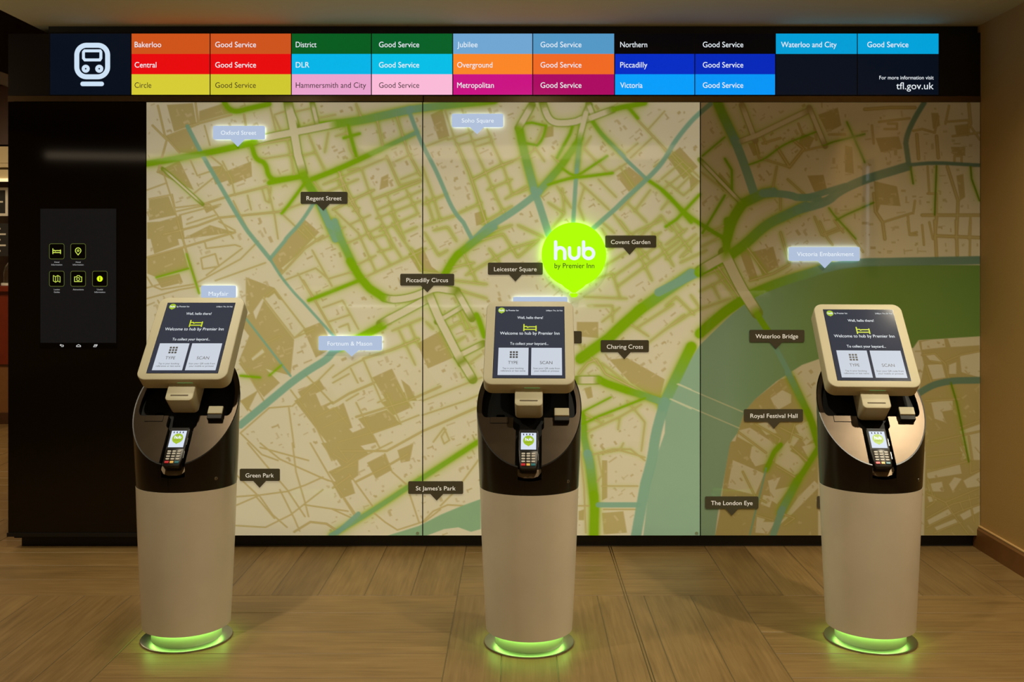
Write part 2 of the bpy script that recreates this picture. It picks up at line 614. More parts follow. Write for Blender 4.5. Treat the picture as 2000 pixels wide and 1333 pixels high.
for k, x in enumerate((121.6, 154.2, 186.8)):
    nv = B()
    y = 675.6
    if k == 0:
        ribbon(nv, [(x - 3.4, y - 1.2), (x + 2.6, y - 1.2), (x + 3.4, y), (x + 2.6, y + 1.6), (x - 1, y + 1.6)], 0.9, WF, 0.0042)
        ribbon(nv, [(x - 1.6, y - 2.6), (x - 3.6, y - 1.2), (x - 1.6, y + 0.2)], 0.9, WF, 0.0044)
    elif k == 1:
        ribbon(nv, [(x - 4, y + 1.8), (x - 4, y - 0.2), (x, y - 2.2), (x + 4, y - 0.2), (x + 4, y + 1.8)], 1.0, WF, 0.0042, closed=True)
    else:
        ribbon(nv, [(x - 3.4, y + 2), (x + 1.6, y + 2), (x + 3, y - 0.6), (x - 2, y - 0.6)], 0.9, WF, 0.0042, closed=True)
        ribbon(nv, [(x - 1.6, y - 2), (x + 4, y - 2), (x + 3.2, y)], 0.9, WF, 0.0044)
    obj('navigation_icon', nv, glow('nav_white', (220, 220, 220), 1.0), ts)

# ---------------------------------------------------------------- the row of status screens over the map
ED = [97.5, 256.5, 410.7, 569.3, 725.5, 884.3, 1040.5, 1200.3, 1356.8, 1514.3, 1674, 1833.5]
RY = [66.0, 105.6, 145.3, 185.3]
Wt, Dk = (232, 242, 250), None
rows = {
    1: [((206, 84, 27), 'Bakerloo', 263.5, 315.3), ((232, 8, 14), 'Central', 263.5, 306), ((214, 204, 54), 'Circle', 263.5, 296)],
    2: [((206, 84, 30), 'Good Service', 420.8, 500.4), ((232, 8, 14), 'Good Service', 420.8, 500.4), ((208, 200, 48), 'Good Service', 420.8, 500.0)],
    3: [((2, 92, 32), 'District', 578, 618.4), ((0, 180, 230), 'DLR', 578, 604.4), ((234, 164, 206), 'Hammersmith and City', 578, 715.2)],
    4: [((2, 96, 40), 'Good Service', 740.4, 818.9), ((0, 190, 230), 'Good Service', 740.4, 818.9), ((250, 186, 216), 'Good Service', 740.4, 818.9)],
    5: [((112, 166, 210), 'Jubilee', 893, 932.8), ((250, 134, 40), 'Overground', 893, 961.8), ((202, 16, 130), 'Metropolitan', 893, 964.6)],
    6: [((84, 152, 198), 'Good Service', 1055.7, 1135.6), ((240, 106, 36), 'Good Service', 1055.7, 1135.6), ((172, 6, 98), 'Good Service', 1055.7, 1135.6)],
    7: [((1, 1, 4), 'Northern', 1211.3, 1263.9), ((0, 44, 196), 'Piccadilly', 1211.3, 1264.2), ((0, 158, 250), 'Victoria', 1211.3, 1254.8)],
    8: [((1, 1, 4), 'Good Service', 1372.5, 1451.4), ((0, 40, 186), 'Good Service', 1372.5, 1451.4), ((0, 150, 246), 'Good Service', 1372.5, 1451.4)],
    9: [((0, 158, 214), 'Waterloo and City', 1525.3, 1633.6)],
    10: [((0, 162, 218), 'Good Service', 1693.5, 1773.7)],
}
names = {1: 'status screen listing Bakerloo, Central and Circle on orange, red and yellow', 2: 'status screen of Good Service rows on orange, red and yellow',
         3: 'status screen listing District, DLR and Hammersmith and City on green, cyan, pink', 4: 'status screen of Good Service rows on green, cyan and pink',
         5: 'status screen listing Jubilee, Overground and Metropolitan on blue-grey, orange, magenta', 6: 'status screen of Good Service rows on blue-grey, orange and magenta',
         7: 'status screen listing Northern, Piccadilly and Victoria on black, dark blue, light blue', 8: 'status screen of Good Service rows on black, dark blue and light blue',
         9: 'mostly navy status screen with one Waterloo and City row', 10: 'mostly navy status screen with one cyan Good Service row and a web address'}
g_navy = glow('screen_navy', (4, 14, 28), 1.0)
M_SCR = mat('screen_housing', (5, 5, 7), rough=0.3)


def screen_unit(k):
    x0, x1 = ED[k], ED[k + 1]
    o = obj('status_screen', box(B(), wx(x0 + 0.2), wx(x1 - 0.2), PY - 0.002, PY + 0.03, wz(RY[3] + 1.0), wz(RY[0] - 0.6)), M_SCR)
    return o, x0 + 0.9, x1 - 0.9


for k in range(1, 11):
    o, x0, x1 = screen_unit(k)
    tag(o, names[k], 'screen', 'status screens over the map')
    if len(rows[k]) == 1:
        b = B(); quad2(b, x0, x1, RY[1] + 0.4, RY[3], WF, 0.0026)
        obj('blank_field', b, g_navy, o)
    for r, (c, s, a, e) in enumerate(rows[k]):
        b = B(); quad2(b, x0, x1, RY[r], RY[r + 1], WF, 0.0026)
        dark = (r == 2 and k in (1, 2, 3, 4))
        ro = obj('row_band', b, glow('row_%d_%d_%d' % c, c, 1.0), o)
        t = B(); text(t, s, a, e, RY[r] + 26.6, 10.6, WF, 0.0032)
        obj('lettering', t, glow('ink_glow', (52, 40, 34), 1.0) if dark else G_WHITE, ro)
    if k == 10:
        t = B(); text(t, 'For more information visit', 1717, 1823, 155.4, 7.0, WF, 0.0032, bold=0.008)
        text(t, 'tfl.gov.uk', 1750, 1823, 174.6, 13.2, WF, 0.0032, bold=0.022)
        obj('web_address', t, G_WHITE, o)
o, x0, x1 = screen_unit(0)
tag(o, 'navy screen with a white train pictogram, left of the coloured status screens', 'screen', 'status screens over the map')
b = B(); quad2(b, x0, x1, RY[0], RY[3], WF, 0.0026)
obj('blank_field', b, g_navy, o)
t = B()
g_tr = glow('pictogram_white', (206, 226, 246), 1.0)
ribbon(t, rrect(150.6, 210.8, 88.8, 150.4, 19, 10), 9.6, WF, 0.0034, closed=True)
ribbon(t, [(165.8, 99.6), (196.0, 99.6), (197.6, 102), (197.6, 114), (195.4, 117.4), (166.4, 117.4), (163.6, 114), (163.6, 102)], 5.6, WF, 0.0034, closed=True)
for x in (168.0, 194.4):
    ribbon(t, circ(x, 134.6, 4.7, 24), 6.2, WF, 0.0034, closed=True)
cap(t, rrect(157.6, 203.6, 159.8, 168.6, 4.3), WF, 0.0034)
obj('train_pictogram', t, g_tr, o)
e1 = obj('end_panel', box(B(), XL, wx(97.2), PY, PY + 0.03, wz(186.5), wz(66)), mat('panel_brown_black', (26, 20, 13), rough=0.35))
tag(e1, 'blank brown-black end panel left of the train pictogram screen', 'panel')
e2 = obj('end_panel', box(B(), wx(1834), XR, PY, PY + 0.03, wz(187), wz(64)), M_BLACK)
tag(e2, 'blank black end panel at the right end of the status screens', 'panel')

# ---------------------------------------------------------------- glimpse of the bar through the passage, far left
bar = empty('bar_counter', (-4.6, 8.45, 0))
tag(bar, 'mahogany bar counter seen through the gap at the far left', 'counter')
obj('front', box(B(), -1.2, 1.1, 0.0, 0.06, 0.54, 1.2), M_RED, bar)
obj('base', box(B(), -1.2, 1.1, 0.03, 0.5, 0.10, 0.54), M_WOOD, bar)
obj('kick_board', box(B(), -1.2, 1.1, 0.0, 0.5, 0.0, 0.10), M_DWOOD, bar)
tp = B(); prism(tp, rrect(-1.25, 1.15, -0.06, 0.62, 0.03), ID, 1.2, 1.25, bevel=0.008)
obj('worktop', tp, M_RED, bar)
cn = empty('bar_canopy', (-4.6, 8.5, 2.2))
tag(cn, 'dark timber canopy with a cream fascia above the bar', 'canopy')
obj('timber_fascia', box(B(), -1.3, 1.2, 0.0, 0.12, 0.33, 0.86), M_DWOOD, cn)
lb = B()
box(lb, -1.3, 1.2, -0.02, 0.10, 0.16, 0.31); box(lb, -1.3, 1.2, -0.04, 0.10, 0.12, 0.155)
box(lb, -1.3, 1.2, -0.03, 0.10, 0.02, 0.10)
obj('cream_fascia', lb, M_CREAM, cn)
ln = B(); box(ln, -1.3, 1.2, -0.045, 0.08, 0.0, 0.018)
obj('light_strip', ln, glow('strip_glow', (255, 226, 170), 1.2), cn)


def board(x, z0, z1, w, label, lines, frame=True):
    r = empty('menu_board', (x, 8.9, z0))
    tag(r, label, 'sign', 'menu boards behind the bar')
    obj('board', box(B(), -w / 2, w / 2, -0.015, 0.0, 0, z1 - z0), M_CHALK, r)
    if frame:
        f = B()
        for a in ((-w / 2, w / 2, 0, .025), (-w / 2, w / 2, z1 - z0 - .025, z1 - z0), (-w / 2, -w / 2 + .025, .025, z1 - z0 - .025), (w / 2 - .025, w / 2, .025, z1 - z0 - .025)):
            box(f, a[0], a[1], -0.03, -0.015, a[2], a[3])
        obj('frame', f, M_CHALKW, r)
    m = B()
    for k in range(lines):
        zz = (z1 - z0) * (0.84 - 0.68 * k / max(1, lines - 1))
        box(m, -w * .36, w * (.34 if k % 2 else .22), -0.018, -0.0155, zz - .008, zz + .008)
    obj('chalk_rules', m, M_CHALKW, r)


board(-5.0, 1.90, 2.17, 0.34, 'white-framed dark menu board, the upper one behind the bar', 3)
board(-5.0, 1.52, 1.83, 0.42, 'unframed dark menu board, the lower one behind the bar', 5, False)
cl = empty('glass_cloche', (-4.62, 8.72, 1.25))
tag(cl, 'domed glass cloche standing on the bar counter', 'cloche')
dm = B()
pr = [(0.15, 0.0), (0.15, 0.10), (0.135, 0.16), (0.10, 0.205), (0.05, 0.23), (0.012, 0.236)]
rg = [[dm.verts.new((r_ * math.cos(2 * math.pi * i / 28), r_ * math.sin(2 * math.pi * i / 28), z + 0.02)) for i in range(28)] for r_, z in pr]
for a_, b_ in zip(rg[:-1], rg[1:]):
    for i in range(28):
        dm.faces.new((a_[i], a_[(i + 1) % 28], b_[(i + 1) % 28], b_[i]))
dm.faces.new(rg[-1])
obj('dome', dm, M_GLASS, cl, smooth=True)
pl_ = B(); prism(pl_, circ(0, 0, 0.17, 32), ID, 0.0, 0.02, bevel=0.004)
obj('dish', pl_, M_CHALKW, cl)

# ---------------------------------------------------------------- self-service kiosks
G_GREEN = glow('green_led', (172, 255, 112), 8.0)
SLOPE = 1.25                       # rise of the cut face per metre of depth
ZC = 0.903                         # height of the cut face on the axis
KN = math.sqrt(1 + SLOPE * SLOPE)


def ell(a, b, th):
    return (a * math.cos(th), b * math.sin(th))


def loft(bm, rings, closed=True):
    vv = [[bm.verts.new(p) for p in r] for r in rings]
    n = len(vv[0])
    for a, b in zip(vv[:-1], vv[1:]):
        for i in range(n if closed else n - 1):
            bm.faces.new((a[i], a[(i + 1) % n], b[(i + 1) % n], b[i]))
    return vv


def solid_ell(bm, prof, n=72):
    """stack of ellipses (z, a, b) closed at both ends"""
    vv = loft(bm, [[(*ell(a, b, 2 * math.pi * i / n), z) for i in range(n)] for z, a, b in prof])
    bm.faces.new(vv[0]); bm.faces.new(vv[-1])
    return bm


def DF(u, v, w):
    """frame of the slanted cut face: u across, v up the slope, w out of the face"""
    return Vector((u, v / KN - w * SLOPE / KN, ZC + v * SLOPE / KN + w / KN))


def vs(ly):
    return ly * KN                # depth -> distance along the slope


TILT = math.radians(40.0)
ST, CT = math.sin(TILT), math.cos(TILT)


def screen_frame(dz):
    def f(u, v, w):
        return Vector((u, 0.0577 + v * ST - w * CT, 1.1467 + dz + v * CT + w * ST))
    return f


def hub_letters(bm, x, y, k, fr, w, th, down=True):
    """lower-case letters h u b drawn with round strokes; k = letter height, frame centred on the word's baseline start"""
    s = -1 if down else 1

    def P(px, py):
        return (x + px * k, y + s * py * k)
    r = 0.27

    def arc(cx, cy, r_, a0, a1, n=14, ry=None):
        ry = ry or r_
        return [P(cx + r_ * math.cos(math.radians(a0 + (a1 - a0) * i / n)), cy + ry * math.sin(math.radians(a0 + (a1 - a0) * i / n))) for i in range(n + 1)]
    ribbon(bm, [P(0.07, 1.0), P(0.07, 0.05)], th, fr, w)
    ribbon(bm, [P(0.07, 0.40)] + arc(0.33, 0.40, 0.26, 180, 0, ry=0.27) + [P(0.59, 0.05)], th, fr, w)
    ribbon(bm, [P(0.86, 0.66), P(0.86, 0.33)] + arc(1.13, 0.33, 0.27, 180, 360, ry=0.28) + [P(1.40, 0.66)], th, fr, w)
    ribbon(bm, [P(1.66, 1.0), P(1.66, 0.35)], th, fr, w)
    ribbon(bm, arc(1.945, 0.345, 0.29, 0, 360, 26)[:-1], th, fr, w, closed=True)


def balloon(x, y, r, n=36, down=True):
    """round balloon outline with its tail"""
    s = 1 if down else -1
    pts = []
    for i in range(n + 1):
        a = math.radians(60 - 300.0 * i / n)
        pts.append((x + r * math.cos(a), y + s * r * math.sin(a)))
    pts.append((x - r * 0.2, y + s * r * 1.02))
    pts.append((x, y + s * r * 1.2))
    pts.append((x + r * 0.2, y + s * r * 1.02))
    return pts


def build_kiosk(loc, yaw, dz, label, term_label, lit):
    K = empty('check_in_kiosk', loc, yaw)
    tag(K, label, 'kiosk', 'self-service kiosks')
    # floor plate, plinth, light ring
    solid_ell(bm := B(), [(0.0, 0.171, 0.156), (0.006, 0.171, 0.156), (0.008, 0.168, 0.153)], 96)
    obj('base_plate', bm, M_PLATE, K, smooth=True)
    solid_ell(bm := B(), [(0.008, 0.131, 0.124), (0.052, 0.131, 0.124), (0.070, 0.126, 0.119)])
    obj('plinth', bm, M_PLINTH, K, smooth=True)
    bm = B()
    n = 72
    loft(bm, [[(*ell(a, b, 2 * math.pi * i / n), z) for i in range(n)] for a, b, z in
              ((0.134, 0.127, 0.064), (0.134, 0.127, 0.060), (0.152, 0.139, 0.060), (0.152, 0.139, 0.064))])
    obj('light_ring', bm, G_GREEN, K)
    # white shell: curved front sheet and a narrower back
    def sheet(th0, th1, prof, thick, n=64):
        bm = B()
        tl = [th0 + (th1 - th0) * i / n for i in range(n + 1)]
        out = [[bm.verts.new((*ell(a, b, t), z)) for t in tl] for z, a, b in prof]
        inn = [[bm.verts.new((*ell(a - thick, b - thick, t), z)) for t in tl] for z, a, b in prof]
        for A, R in ((out, False), (inn, True)):
            for p, q in zip(A[:-1], A[1:]):
                for i in range(n):
                    bm.faces.new((p[i], p[i + 1], q[i + 1], q[i]))
        for i in range(n):
            for z in (0, -1):
                bm.faces.new((out[z][i], out[z][i + 1], inn[z][i + 1], inn[z][i]))
        for i in (0, -1):
            for p in range(len(prof) - 1):
                bm.faces.new((out[p][i], out[p + 1][i], inn[p + 1][i], inn[p][i]))
        return bm
    prof = [(0.058, 0.1650, 0.150), (0.15, 0.170, 0.1515), (0.30, 0.1775, 0.1535), (0.45, 0.184, 0.1555), (0.598, 0.189, 0.1575)]
    R = math.radians
    obj('front_shell', sheet(R(-190), R(10), prof, 0.006), M_WHITE, K, smooth=True)
    prof2 = [(z, a - 0.004, b - 0.003) for z, a, b in prof]
    obj('back_shell', sheet(R(13), R(167), prof2, 0.006), M_WHITE, K, smooth=True)
    obj('core', solid_ell(B(), [(0.066, 0.150, 0.136), (0.59, 0.178, 0.146)]), M_RECESS, K, smooth=True)
    # black housing with the slanted cut
    HN = 0.049                     # half width of the terminal channel
    AC, BC = 0.2005, 0.163
    tn = math.acos(HN / AC)
    ths = []
    m = 96
    for i in range(m):
        ths.append(-math.pi / 2 + 2 * math.pi * i / m)
    spec = [-tn, -math.pi + tn]
    ths = sorted(set([t for t in ths if all(abs(t - s) > 0.02 for s in spec)] + spec))
    bm = B()
    n = len(ths)
    ringA = [bm.verts.new((*ell(0.1875, 0.156, t), 0.596)) for t in ths]
    ringB = [bm.verts.new((*ell(0.1895, 0.1578, t), 0.604)) for t in ths]

    def zt(ly):
        return ZC + SLOPE * ly

    def innotch(t):
        x, y = ell(AC, BC, t)
        return y < 0 and abs(x) <= HN + 1e-6
    top = []
    for t in ths:
        x, y = ell(AC, BC, t)
        top.append(bm.verts.new((x, y, zt(y))))
    low = {}
    for i, t in enumerate(ths):
        if innotch(t):
            x, y = ell(AC - 0.002, BC - 0.002, t)
            low[i] = bm.verts.new((x, y, zt(y) - 0.050))
    mid = []
    for i, t in enumerate(ths):
        x, y = ell(0.195, 0.161, t)
        z1 = zt(ell(AC, BC, t)[1])
        zm = min(0.72, 0.604 + (z1 - 0.604) * 0.5)
        if i in low:
            zm = min(zm, 0.62)
        mid.append(bm.verts.new((x, y, zm)))
    for a, b in ((ringA, ringB), (ringB, mid)):
        for i in range(n):
            bm.faces.new((a[i], a[(i + 1) % n], b[(i + 1) % n], b[i]))
    rim = []
    for t in ths:
        x, y = ell(AC - 0.004, BC - 0.004, t)
        rim.append(bm.verts.new((x, y, zt(y) - 0.001)))
    for i in range(n):
        j = (i + 1) % n
        if i in low and j in low:
            bm.faces.new((mid[i], mid[j], low[j], low[i]))
        else:
            bm.faces.new((mid[i], mid[j], top[j], top[i]))
            bm.faces.new((top[i], top[j], rim[j], rim[i]))
    for i in (min(low), max(low)):
        bm.faces.new((mid[i], top[i], low[i]))
    bm.faces.new(ringA)
    obj('housing', bm, M_HOUS, K, smooth=True, angle=40)
    # deck: the satin face with channel and recess cut out of it
    A1, B1 = AC - 0.0038, BC - 0.0038
    outer = []
    tn2 = math.acos(HN / A1)
    for i in range(81):
        t = -tn2 + (2 * tn2 + math.pi) * i / 80.0     # right of the channel, round the back, to the left of it
        outer.append(ell(A1, B1, t))
    A2, B2 = 0.181, 0.1465
    yb = -0.0303
    rr = 0.018
    t0 = math.asin((yb + rr) / B2)
    inner = [(-HN, -0.064), (-0.056, -0.061), (-0.0595, -0.056), (-0.0595, yb)]
    xl = A2 * math.cos(t0)
    for i in range(7):
        a = math.radians(90.0 * i / 6)
        inner.append((-(xl - rr) - rr * math.sin(a), yb + rr - rr * math.cos(a)))
    for i in range(1, 60):
        t = math.pi - t0 - (math.pi - 2 * t0) * i / 60.0
        inner.append(ell(A2, B2, t))
    for i in range(7):
        a = math.radians(90.0 - 90.0 * i / 6)
        inner.append(((xl - rr) + rr * math.sin(a), yb + rr - rr * math.cos(a)))
    inner += [(0.0575, yb), (0.0575, -0.056), (0.054, -0.061), (HN, -0.064)]
    poly = [(x, vs(y)) for x, y in outer + inner]
    bm = B()
    prism(bm, poly, DF, -0.014, -0.0012)
    obj('deck', bm, M_DECK, K)
    bm = B()
    fl = [(x * 0.985, vs(y * 0.985)) for x, y in [ell(A1, B1, 2 * math.pi * i / 64) for i in range(64)]]
    prism(bm, fl, DF, -0.037, -0.0305)
    obj('recess_floor', bm, M_RECESS, K)
    bm = B()
    inn2 = [(x, vs(y)) for x, y in inner]
    rows_ = [[bm.verts.new(DF(x, y, w)) for x, y in inn2] for w in (-0.0305, -0.014)]
    ext = [[bm.verts.new(DF(sx * HN, vs(-0.153), w)) for w in (-0.0305, -0.014)] for sx in (-1, 1)]
    for i in range(len(inn2) - 1):
        bm.faces.new((rows_[0][i], rows_[0][i + 1], rows_[1][i + 1], rows_[1][i]))
    bm.faces.new((ext[0][0], rows_[0][0], rows_[1][0], ext[0][1]))
    bm.faces.new((rows_[0][-1], ext[1][0], ext[1][1], rows_[1][-1]))
    obj('recess_wall', bm, M_RECESS, K)
    # lip under the terminal
    bm = B()
    prism(bm, [(-0.0475, vs(-0.1615)), (-0.036, vs(-0.172)), (-0.018, vs(-0.1765)), (0.018, vs(-0.1765)), (0.036, vs(-0.172)), (0.0475, vs(-0.1615)), (0.0475, vs(-0.128)), (-0.0475, vs(-0.128))], DF, -0.0365, -0.0330)
    obj('cradle_lip', bm, mat('lip_bronze', (120, 100, 74), rough=0.4, metal=0.4), K)
    # receipt flap, coin slot
    bm = B()
    prism(bm, [(-0.146, vs(-0.0455)), (-0.078, vs(-0.0455)), (-0.078, vs(-0.0305)), (-0.146, vs(-0.0305))], DF, -0.0012, 0.0012)
    fo = obj('receipt_flap', bm, M_DECK, K)
    fb = B()
    ribbon(fb, [(-0.1465, vs(-0.0302)), (-0.1465, vs(-0.0458)), (-0.0775, vs(-0.0458)), (-0.0775, vs(-0.0302))], 0.0014, DF, 0.0004, closed=True)
    obj('flap_gap', fb, M_RECESS, fo)
    bm = B()
    cap(bm, [(p[0], p[1]) for p in rrect(-0.126, -0.093, vs(-0.021), vs(-0.013), 0.006)], DF, -0.0298)
    obj('slot_mouth', bm, mat('void', (1, 1, 1), rough=0.9, spec=0.0), K)
    # pale scanner head standing out of the deck
    bm = B()
    prism(bm, rrect(0.096, 0.1525, vs(-0.045), vs(-0.012), 0.003), DF, -0.030, 0.020, bevel=0.002)
    sc = obj('scanner', bm, mat('scanner_black', (12, 11, 10), rough=0.6), K)
    bm = B()

    def SFc(u, v, w):
        return DF(u, v, 0) + Vector((0, -w * 0.62, w * 0.78))
    prism(bm, rrect(0.0965, 0.152, vs(-0.0365), vs(-0.0165), 0.002), SFc, 0.012, 0.026, bevel=0.0015)
    obj('scanner_cap', bm, M_BEZEL, sc)
    # lock at the lower right of the housing
    t = math.radians(-40)
    c = Vector((*ell(0.1905, 0.159, t), 0.640))
    nrm = Vector((math.cos(t) / 0.1905, math.sin(t) / 0.159, 0)).normalized()
    tx = Vector((-nrm.y, nrm.x, 0))

    def LF(u, v, w):
        return c + tx * u + Vector((0, 0, v)) + nrm * w
    bm = B()
    prism(bm, circ(0, 0, 0.0065, 20), LF, -0.006, 0.003, bevel=0.001)
    lo = obj('lock', bm, M_STEEL, K)
    bm = B()
    cap(bm, rrect(-0.001, 0.001, -0.004, 0.004, 0.0008, 3), LF, 0.0034)
    obj('keyhole', bm, M_RECESS, lo)
    # display head
    SF = screen_frame(dz)
    bm = B()
    prism(bm, rrect(-0.1735, 0.1735, -0.1985, 0.1985, 0.036, 10), SF, -0.060, 0.0, bevel=0.004)
    bz = obj('display_bezel', bm, M_BEZEL, K, smooth=True, angle=50)
    bm = B()
    prism(bm, rrect(-0.085, 0.085, -0.12, 0.12, 0.02), SF, -0.085, -0.060)
    prism(bm, rrect(-0.06, 0.06, -0.155, 0.02, 0.02), SF, -0.19, -0.08)
    obj('support_arm', bm, M_HOUS, K)
    W2, H2 = 0.1365, 0.1692
    bm = B()
    quad2(bm, -W2 - 0.0012, W2 + 0.0012, -H2 - 0.0012, H2 + 0.0012, SF, 0.0006)
    sr = obj('screen', bm, mat('screen_frame_black', (4, 4, 5), rough=0.2), K)
    bm = B()
    quad2(bm, -W2, W2, -H2, H2, SF, 0.0011)
    obj('display', bm, mat('display_slate', (10, 10, 12), rough=0.12, emit=1.0, ergb=lit['bg'], spec=0.4), sr)

    def UF(u, v, w):
        """unit screen: u 0-100 across, v 0-124 down"""
        return SF(-W2 + 2 * W2 * u / 100.0, H2 - 2 * H2 * v / 124.0, 0.0011 + w)
    for x0, x1 in ((6.5, 49.0), (53.0, 96.0)):
        bm = B()
        quad2(bm, x0, x1, 73.5, 119.5, UF, 0.0005)
        obj('button_tile', bm, mat('tile_lit', (30, 30, 30), rough=0.15, emit=0.95, ergb=lit['tile'], spec=0.3), sr)
    bm = B()
    cap(bm, balloon(8.6, 7.0, 5.0), UF, 0.0005)
    obj('balloon_logo', bm, glow('logo_lime', (158, 190, 30), 1.0), sr)
    bm = B()
    hub_letters(bm, 5.2, 8.6, 3.1, UF, 0.0008, 0.7)
    obj('logo_lettering', bm, G_WHITE, sr)
    for nm, s_, x0, x1, yb_, ch, bo in (('logo_caption', 'by Premier Inn', 15.0, 33.5, 8.4, 2.7, 0.012), ('clock', '2:00pm Thu 26 Feb', 73.5, 97.6, 8.4, 2.2, 0.012),
                                    ('greeting', 'Well, hello there!', 32.0, 69.0, 22.4, 4.4, 0.008), ('heading', 'Welcome to hub by Premier Inn', 7.6, 93.0, 50.6, 5.0, 0.008),
                                    ('prompt', 'To collect your keycard...', 22.6, 77.0, 68.4, 4.4, 0.008)):
        bm = B()
        text(bm, s_, x0, x1, yb_, ch, UF, 0.0006, bold=bo)
        obj(nm, bm, G_WHITE, sr)
    bm = B()
    icon_bed(bm, 50.5, 38.5, 17.5, UF, 0.0006, 1.7)
    obj('bed_icon', bm, glow('icon_bed_lime', (206, 222, 30), 1.0), sr)
    bm = B()
    for i in range(3):
        for j in range(3):
            quad2(bm, 22.6 + 4.2 * i, 25.6 + 4.2 * i, 79.6 + 4.2 * j, 82.6 + 4.2 * j, UF, 0.0009)
    M_TI = mat('tile_ink', (40, 42, 50), rough=0.5)
    obj('keypad_icon', bm, M_TI, sr)
    bm = B()
    text(bm, 'TYPE', 20.6, 34.4, 101.2, 5.0, UF, 0.0009)
    text(bm, 'Tap in your booking', 13.0, 42.4, 109.6, 2.7, UF, 0.0009)
    text(bm, 'reference or last name', 10.6, 45.0, 113.8, 2.7, UF, 0.0009)
    obj('button_text', bm, M_TI, sr)
    bm = B()
    text(bm, 'SCAN', 65.2, 82.6, 101.2, 5.0, UF, 0.0009)
    text(bm, 'Scan your QR code from', 56.0, 93.0, 109.6, 2.7, UF, 0.0009)
    text(bm, 'your mobile or printout', 57.4, 92.0, 113.8, 2.7, UF, 0.0009)
    obj('button_text', bm, M_TI, sr)
    # key card dispenser below the display
    pts = [(-0.052, -0.10)] + [(-0.052, -0.252)]
    o_ = rrect(-0.0525, 0.0525, -0.272, -0.10, 0.016, 8)
    bm = B()
    prism(bm, o_, SF, -0.118, -0.030, bevel=0.003)
    cdp = obj('card_dispenser', bm, M_BEZEL, K, smooth=True, angle=40)
    bm = B()
    cap(bm, rrect(-0.034, 0.034, -0.2525, -0.2465, 0.0025), SF, -0.0297)
    obj('card_slot', bm, mat('slot_shadow', (96, 84, 62), rough=0.7), cdp)
    bm = B()
    box(bm, -0.03, 0.03, -0.0002, 0.0, -0.001, 0.001, Matrix.Translation(SF(0.012, -0.199, -0.022)))
    obj('status_light', bm, glow('status_green', (90, 150, 80), 0.8), bz)

    # payment terminal lying in the channel: a thing of its own
    T = empty('payment_terminal', (0, 0, 0))
    T.location = Vector(loc) + Matrix.Rotation(yaw, 4, 'Z') @ DF(0, vs(-0.118), -0.030)
    T.rotation_euler = (0, 0, yaw)
    tag(T, term_label, 'card terminal', 'card payment terminals')
    org = DF(0, vs(-0.118), -0.030)

    def TF(u, v, w):
        return DF(u, v, w) - org
    bm = B()
    out = [(-0.031, -0.260), (-0.024, -0.265), (0.024, -0.265), (0.031, -0.260), (0.0345, -0.235), (0.0375, -0.200), (0.0385, -0.110), (0.034, -0.101), (-0.034, -0.101), (-0.0385, -0.110), (-0.0375, -0.200), (-0.0345, -0.235)]
    out.reverse()
    prism(bm, out, TF, -0.0295, 0.004, bevel=0.004)
    obj('body', bm, mat('terminal_grey', lit['term'], rough=0.3, metal=0.3), T, smooth=True, angle=45)
    bm = B()
    quad2(bm, -0.0335, 0.0335, -0.192, -0.104, TF, 0.0045)
    fr_ = obj('screen_surround', bm, mat('terminal_black', (10, 10, 12), rough=0.45, spec=0.25), T)
    bm = B()
    quad2(bm, -0.0285, 0.0285, -0.186, -0.117, TF, 0.0050)
    ds = obj('display', bm, mat('terminal_screen', (12, 12, 12), rough=0.4, emit=1.0, ergb=(214, 224, 240), spec=0.1), T)
    bm = B()
    cap(bm, balloon(0.0, -0.149, 0.0205, down=False), TF, 0.0054)
    obj('balloon_logo', bm, glow('logo_lime', (158, 190, 30), 1.0), ds)
    bm = B()
    hub_letters(bm, -0.0125, -0.150, 0.0112, TF, 0.0058, 0.0027, down=False)
    obj('lettering', bm, G_WHITE, ds)
    bm = B()
    text(bm, 'by Premier Inn', -0.013, 0.013, -0.1575, 0.0026, TF, 0.0058, bold=0.02, down=False, res=2)
    obj('logo_caption', bm, M_RECESS, ds)
    for i in range(4):
        bm = B()
        quad2(bm, -0.0205 + 0.0115 * i, -0.0170 + 0.0115 * i, -0.1275, -0.1205, TF, 0.0056)
        obj('battery_mark', bm, M_RECESS, ds)
    for r, v in enumerate((-0.203, -0.2125, -0.2235, -0.2345)):
        for cidx in range(3):
            bm = B()
            x = -0.0185 + 0.0185 * cidx
            prism(bm, rrect(x - 0.0072, x + 0.0072, v - 0.0035, v + 0.0035, 0.0034, 4), TF, 0.003, 0.0068, bevel=0.0008)
            obj('key', bm, mat('key_grey', (196, 192, 184), rough=0.45), T)
    for cidx, (nm, c3) in enumerate((('red_key', (196, 20, 40)), ('yellow_key', (232, 190, 96)), ('green_key', (20, 108, 118)))):
        bm = B()
        x = -0.0185 + 0.0185 * cidx
        hw = 0.0082 if cidx != 1 else 0.0066
        prism(bm, rrect(x - hw, x + hw, -0.2515, -0.2425, 0.0018, 4), TF, 0.003, 0.0068, bevel=0.0008)
        ko = obj('key', bm, mat(nm, c3, rough=0.35, emit=0.12, ergb=c3), T)
        ko['label'] = nm.replace('_', ' ')
    bm = B()
    box(bm, 0.0375, 0.0385, 0, 0, 0, 0) if False else None
    for v in (-0.160, -0.215):
        prism(bm, [(0.0362, v - 0.014), (0.0378, v - 0.014), (0.0378, v + 0.014), (0.0362, v + 0.014)], TF, -0.004, 0.002)
    obj('card_guide', bm, M_STEEL, T)
    return K


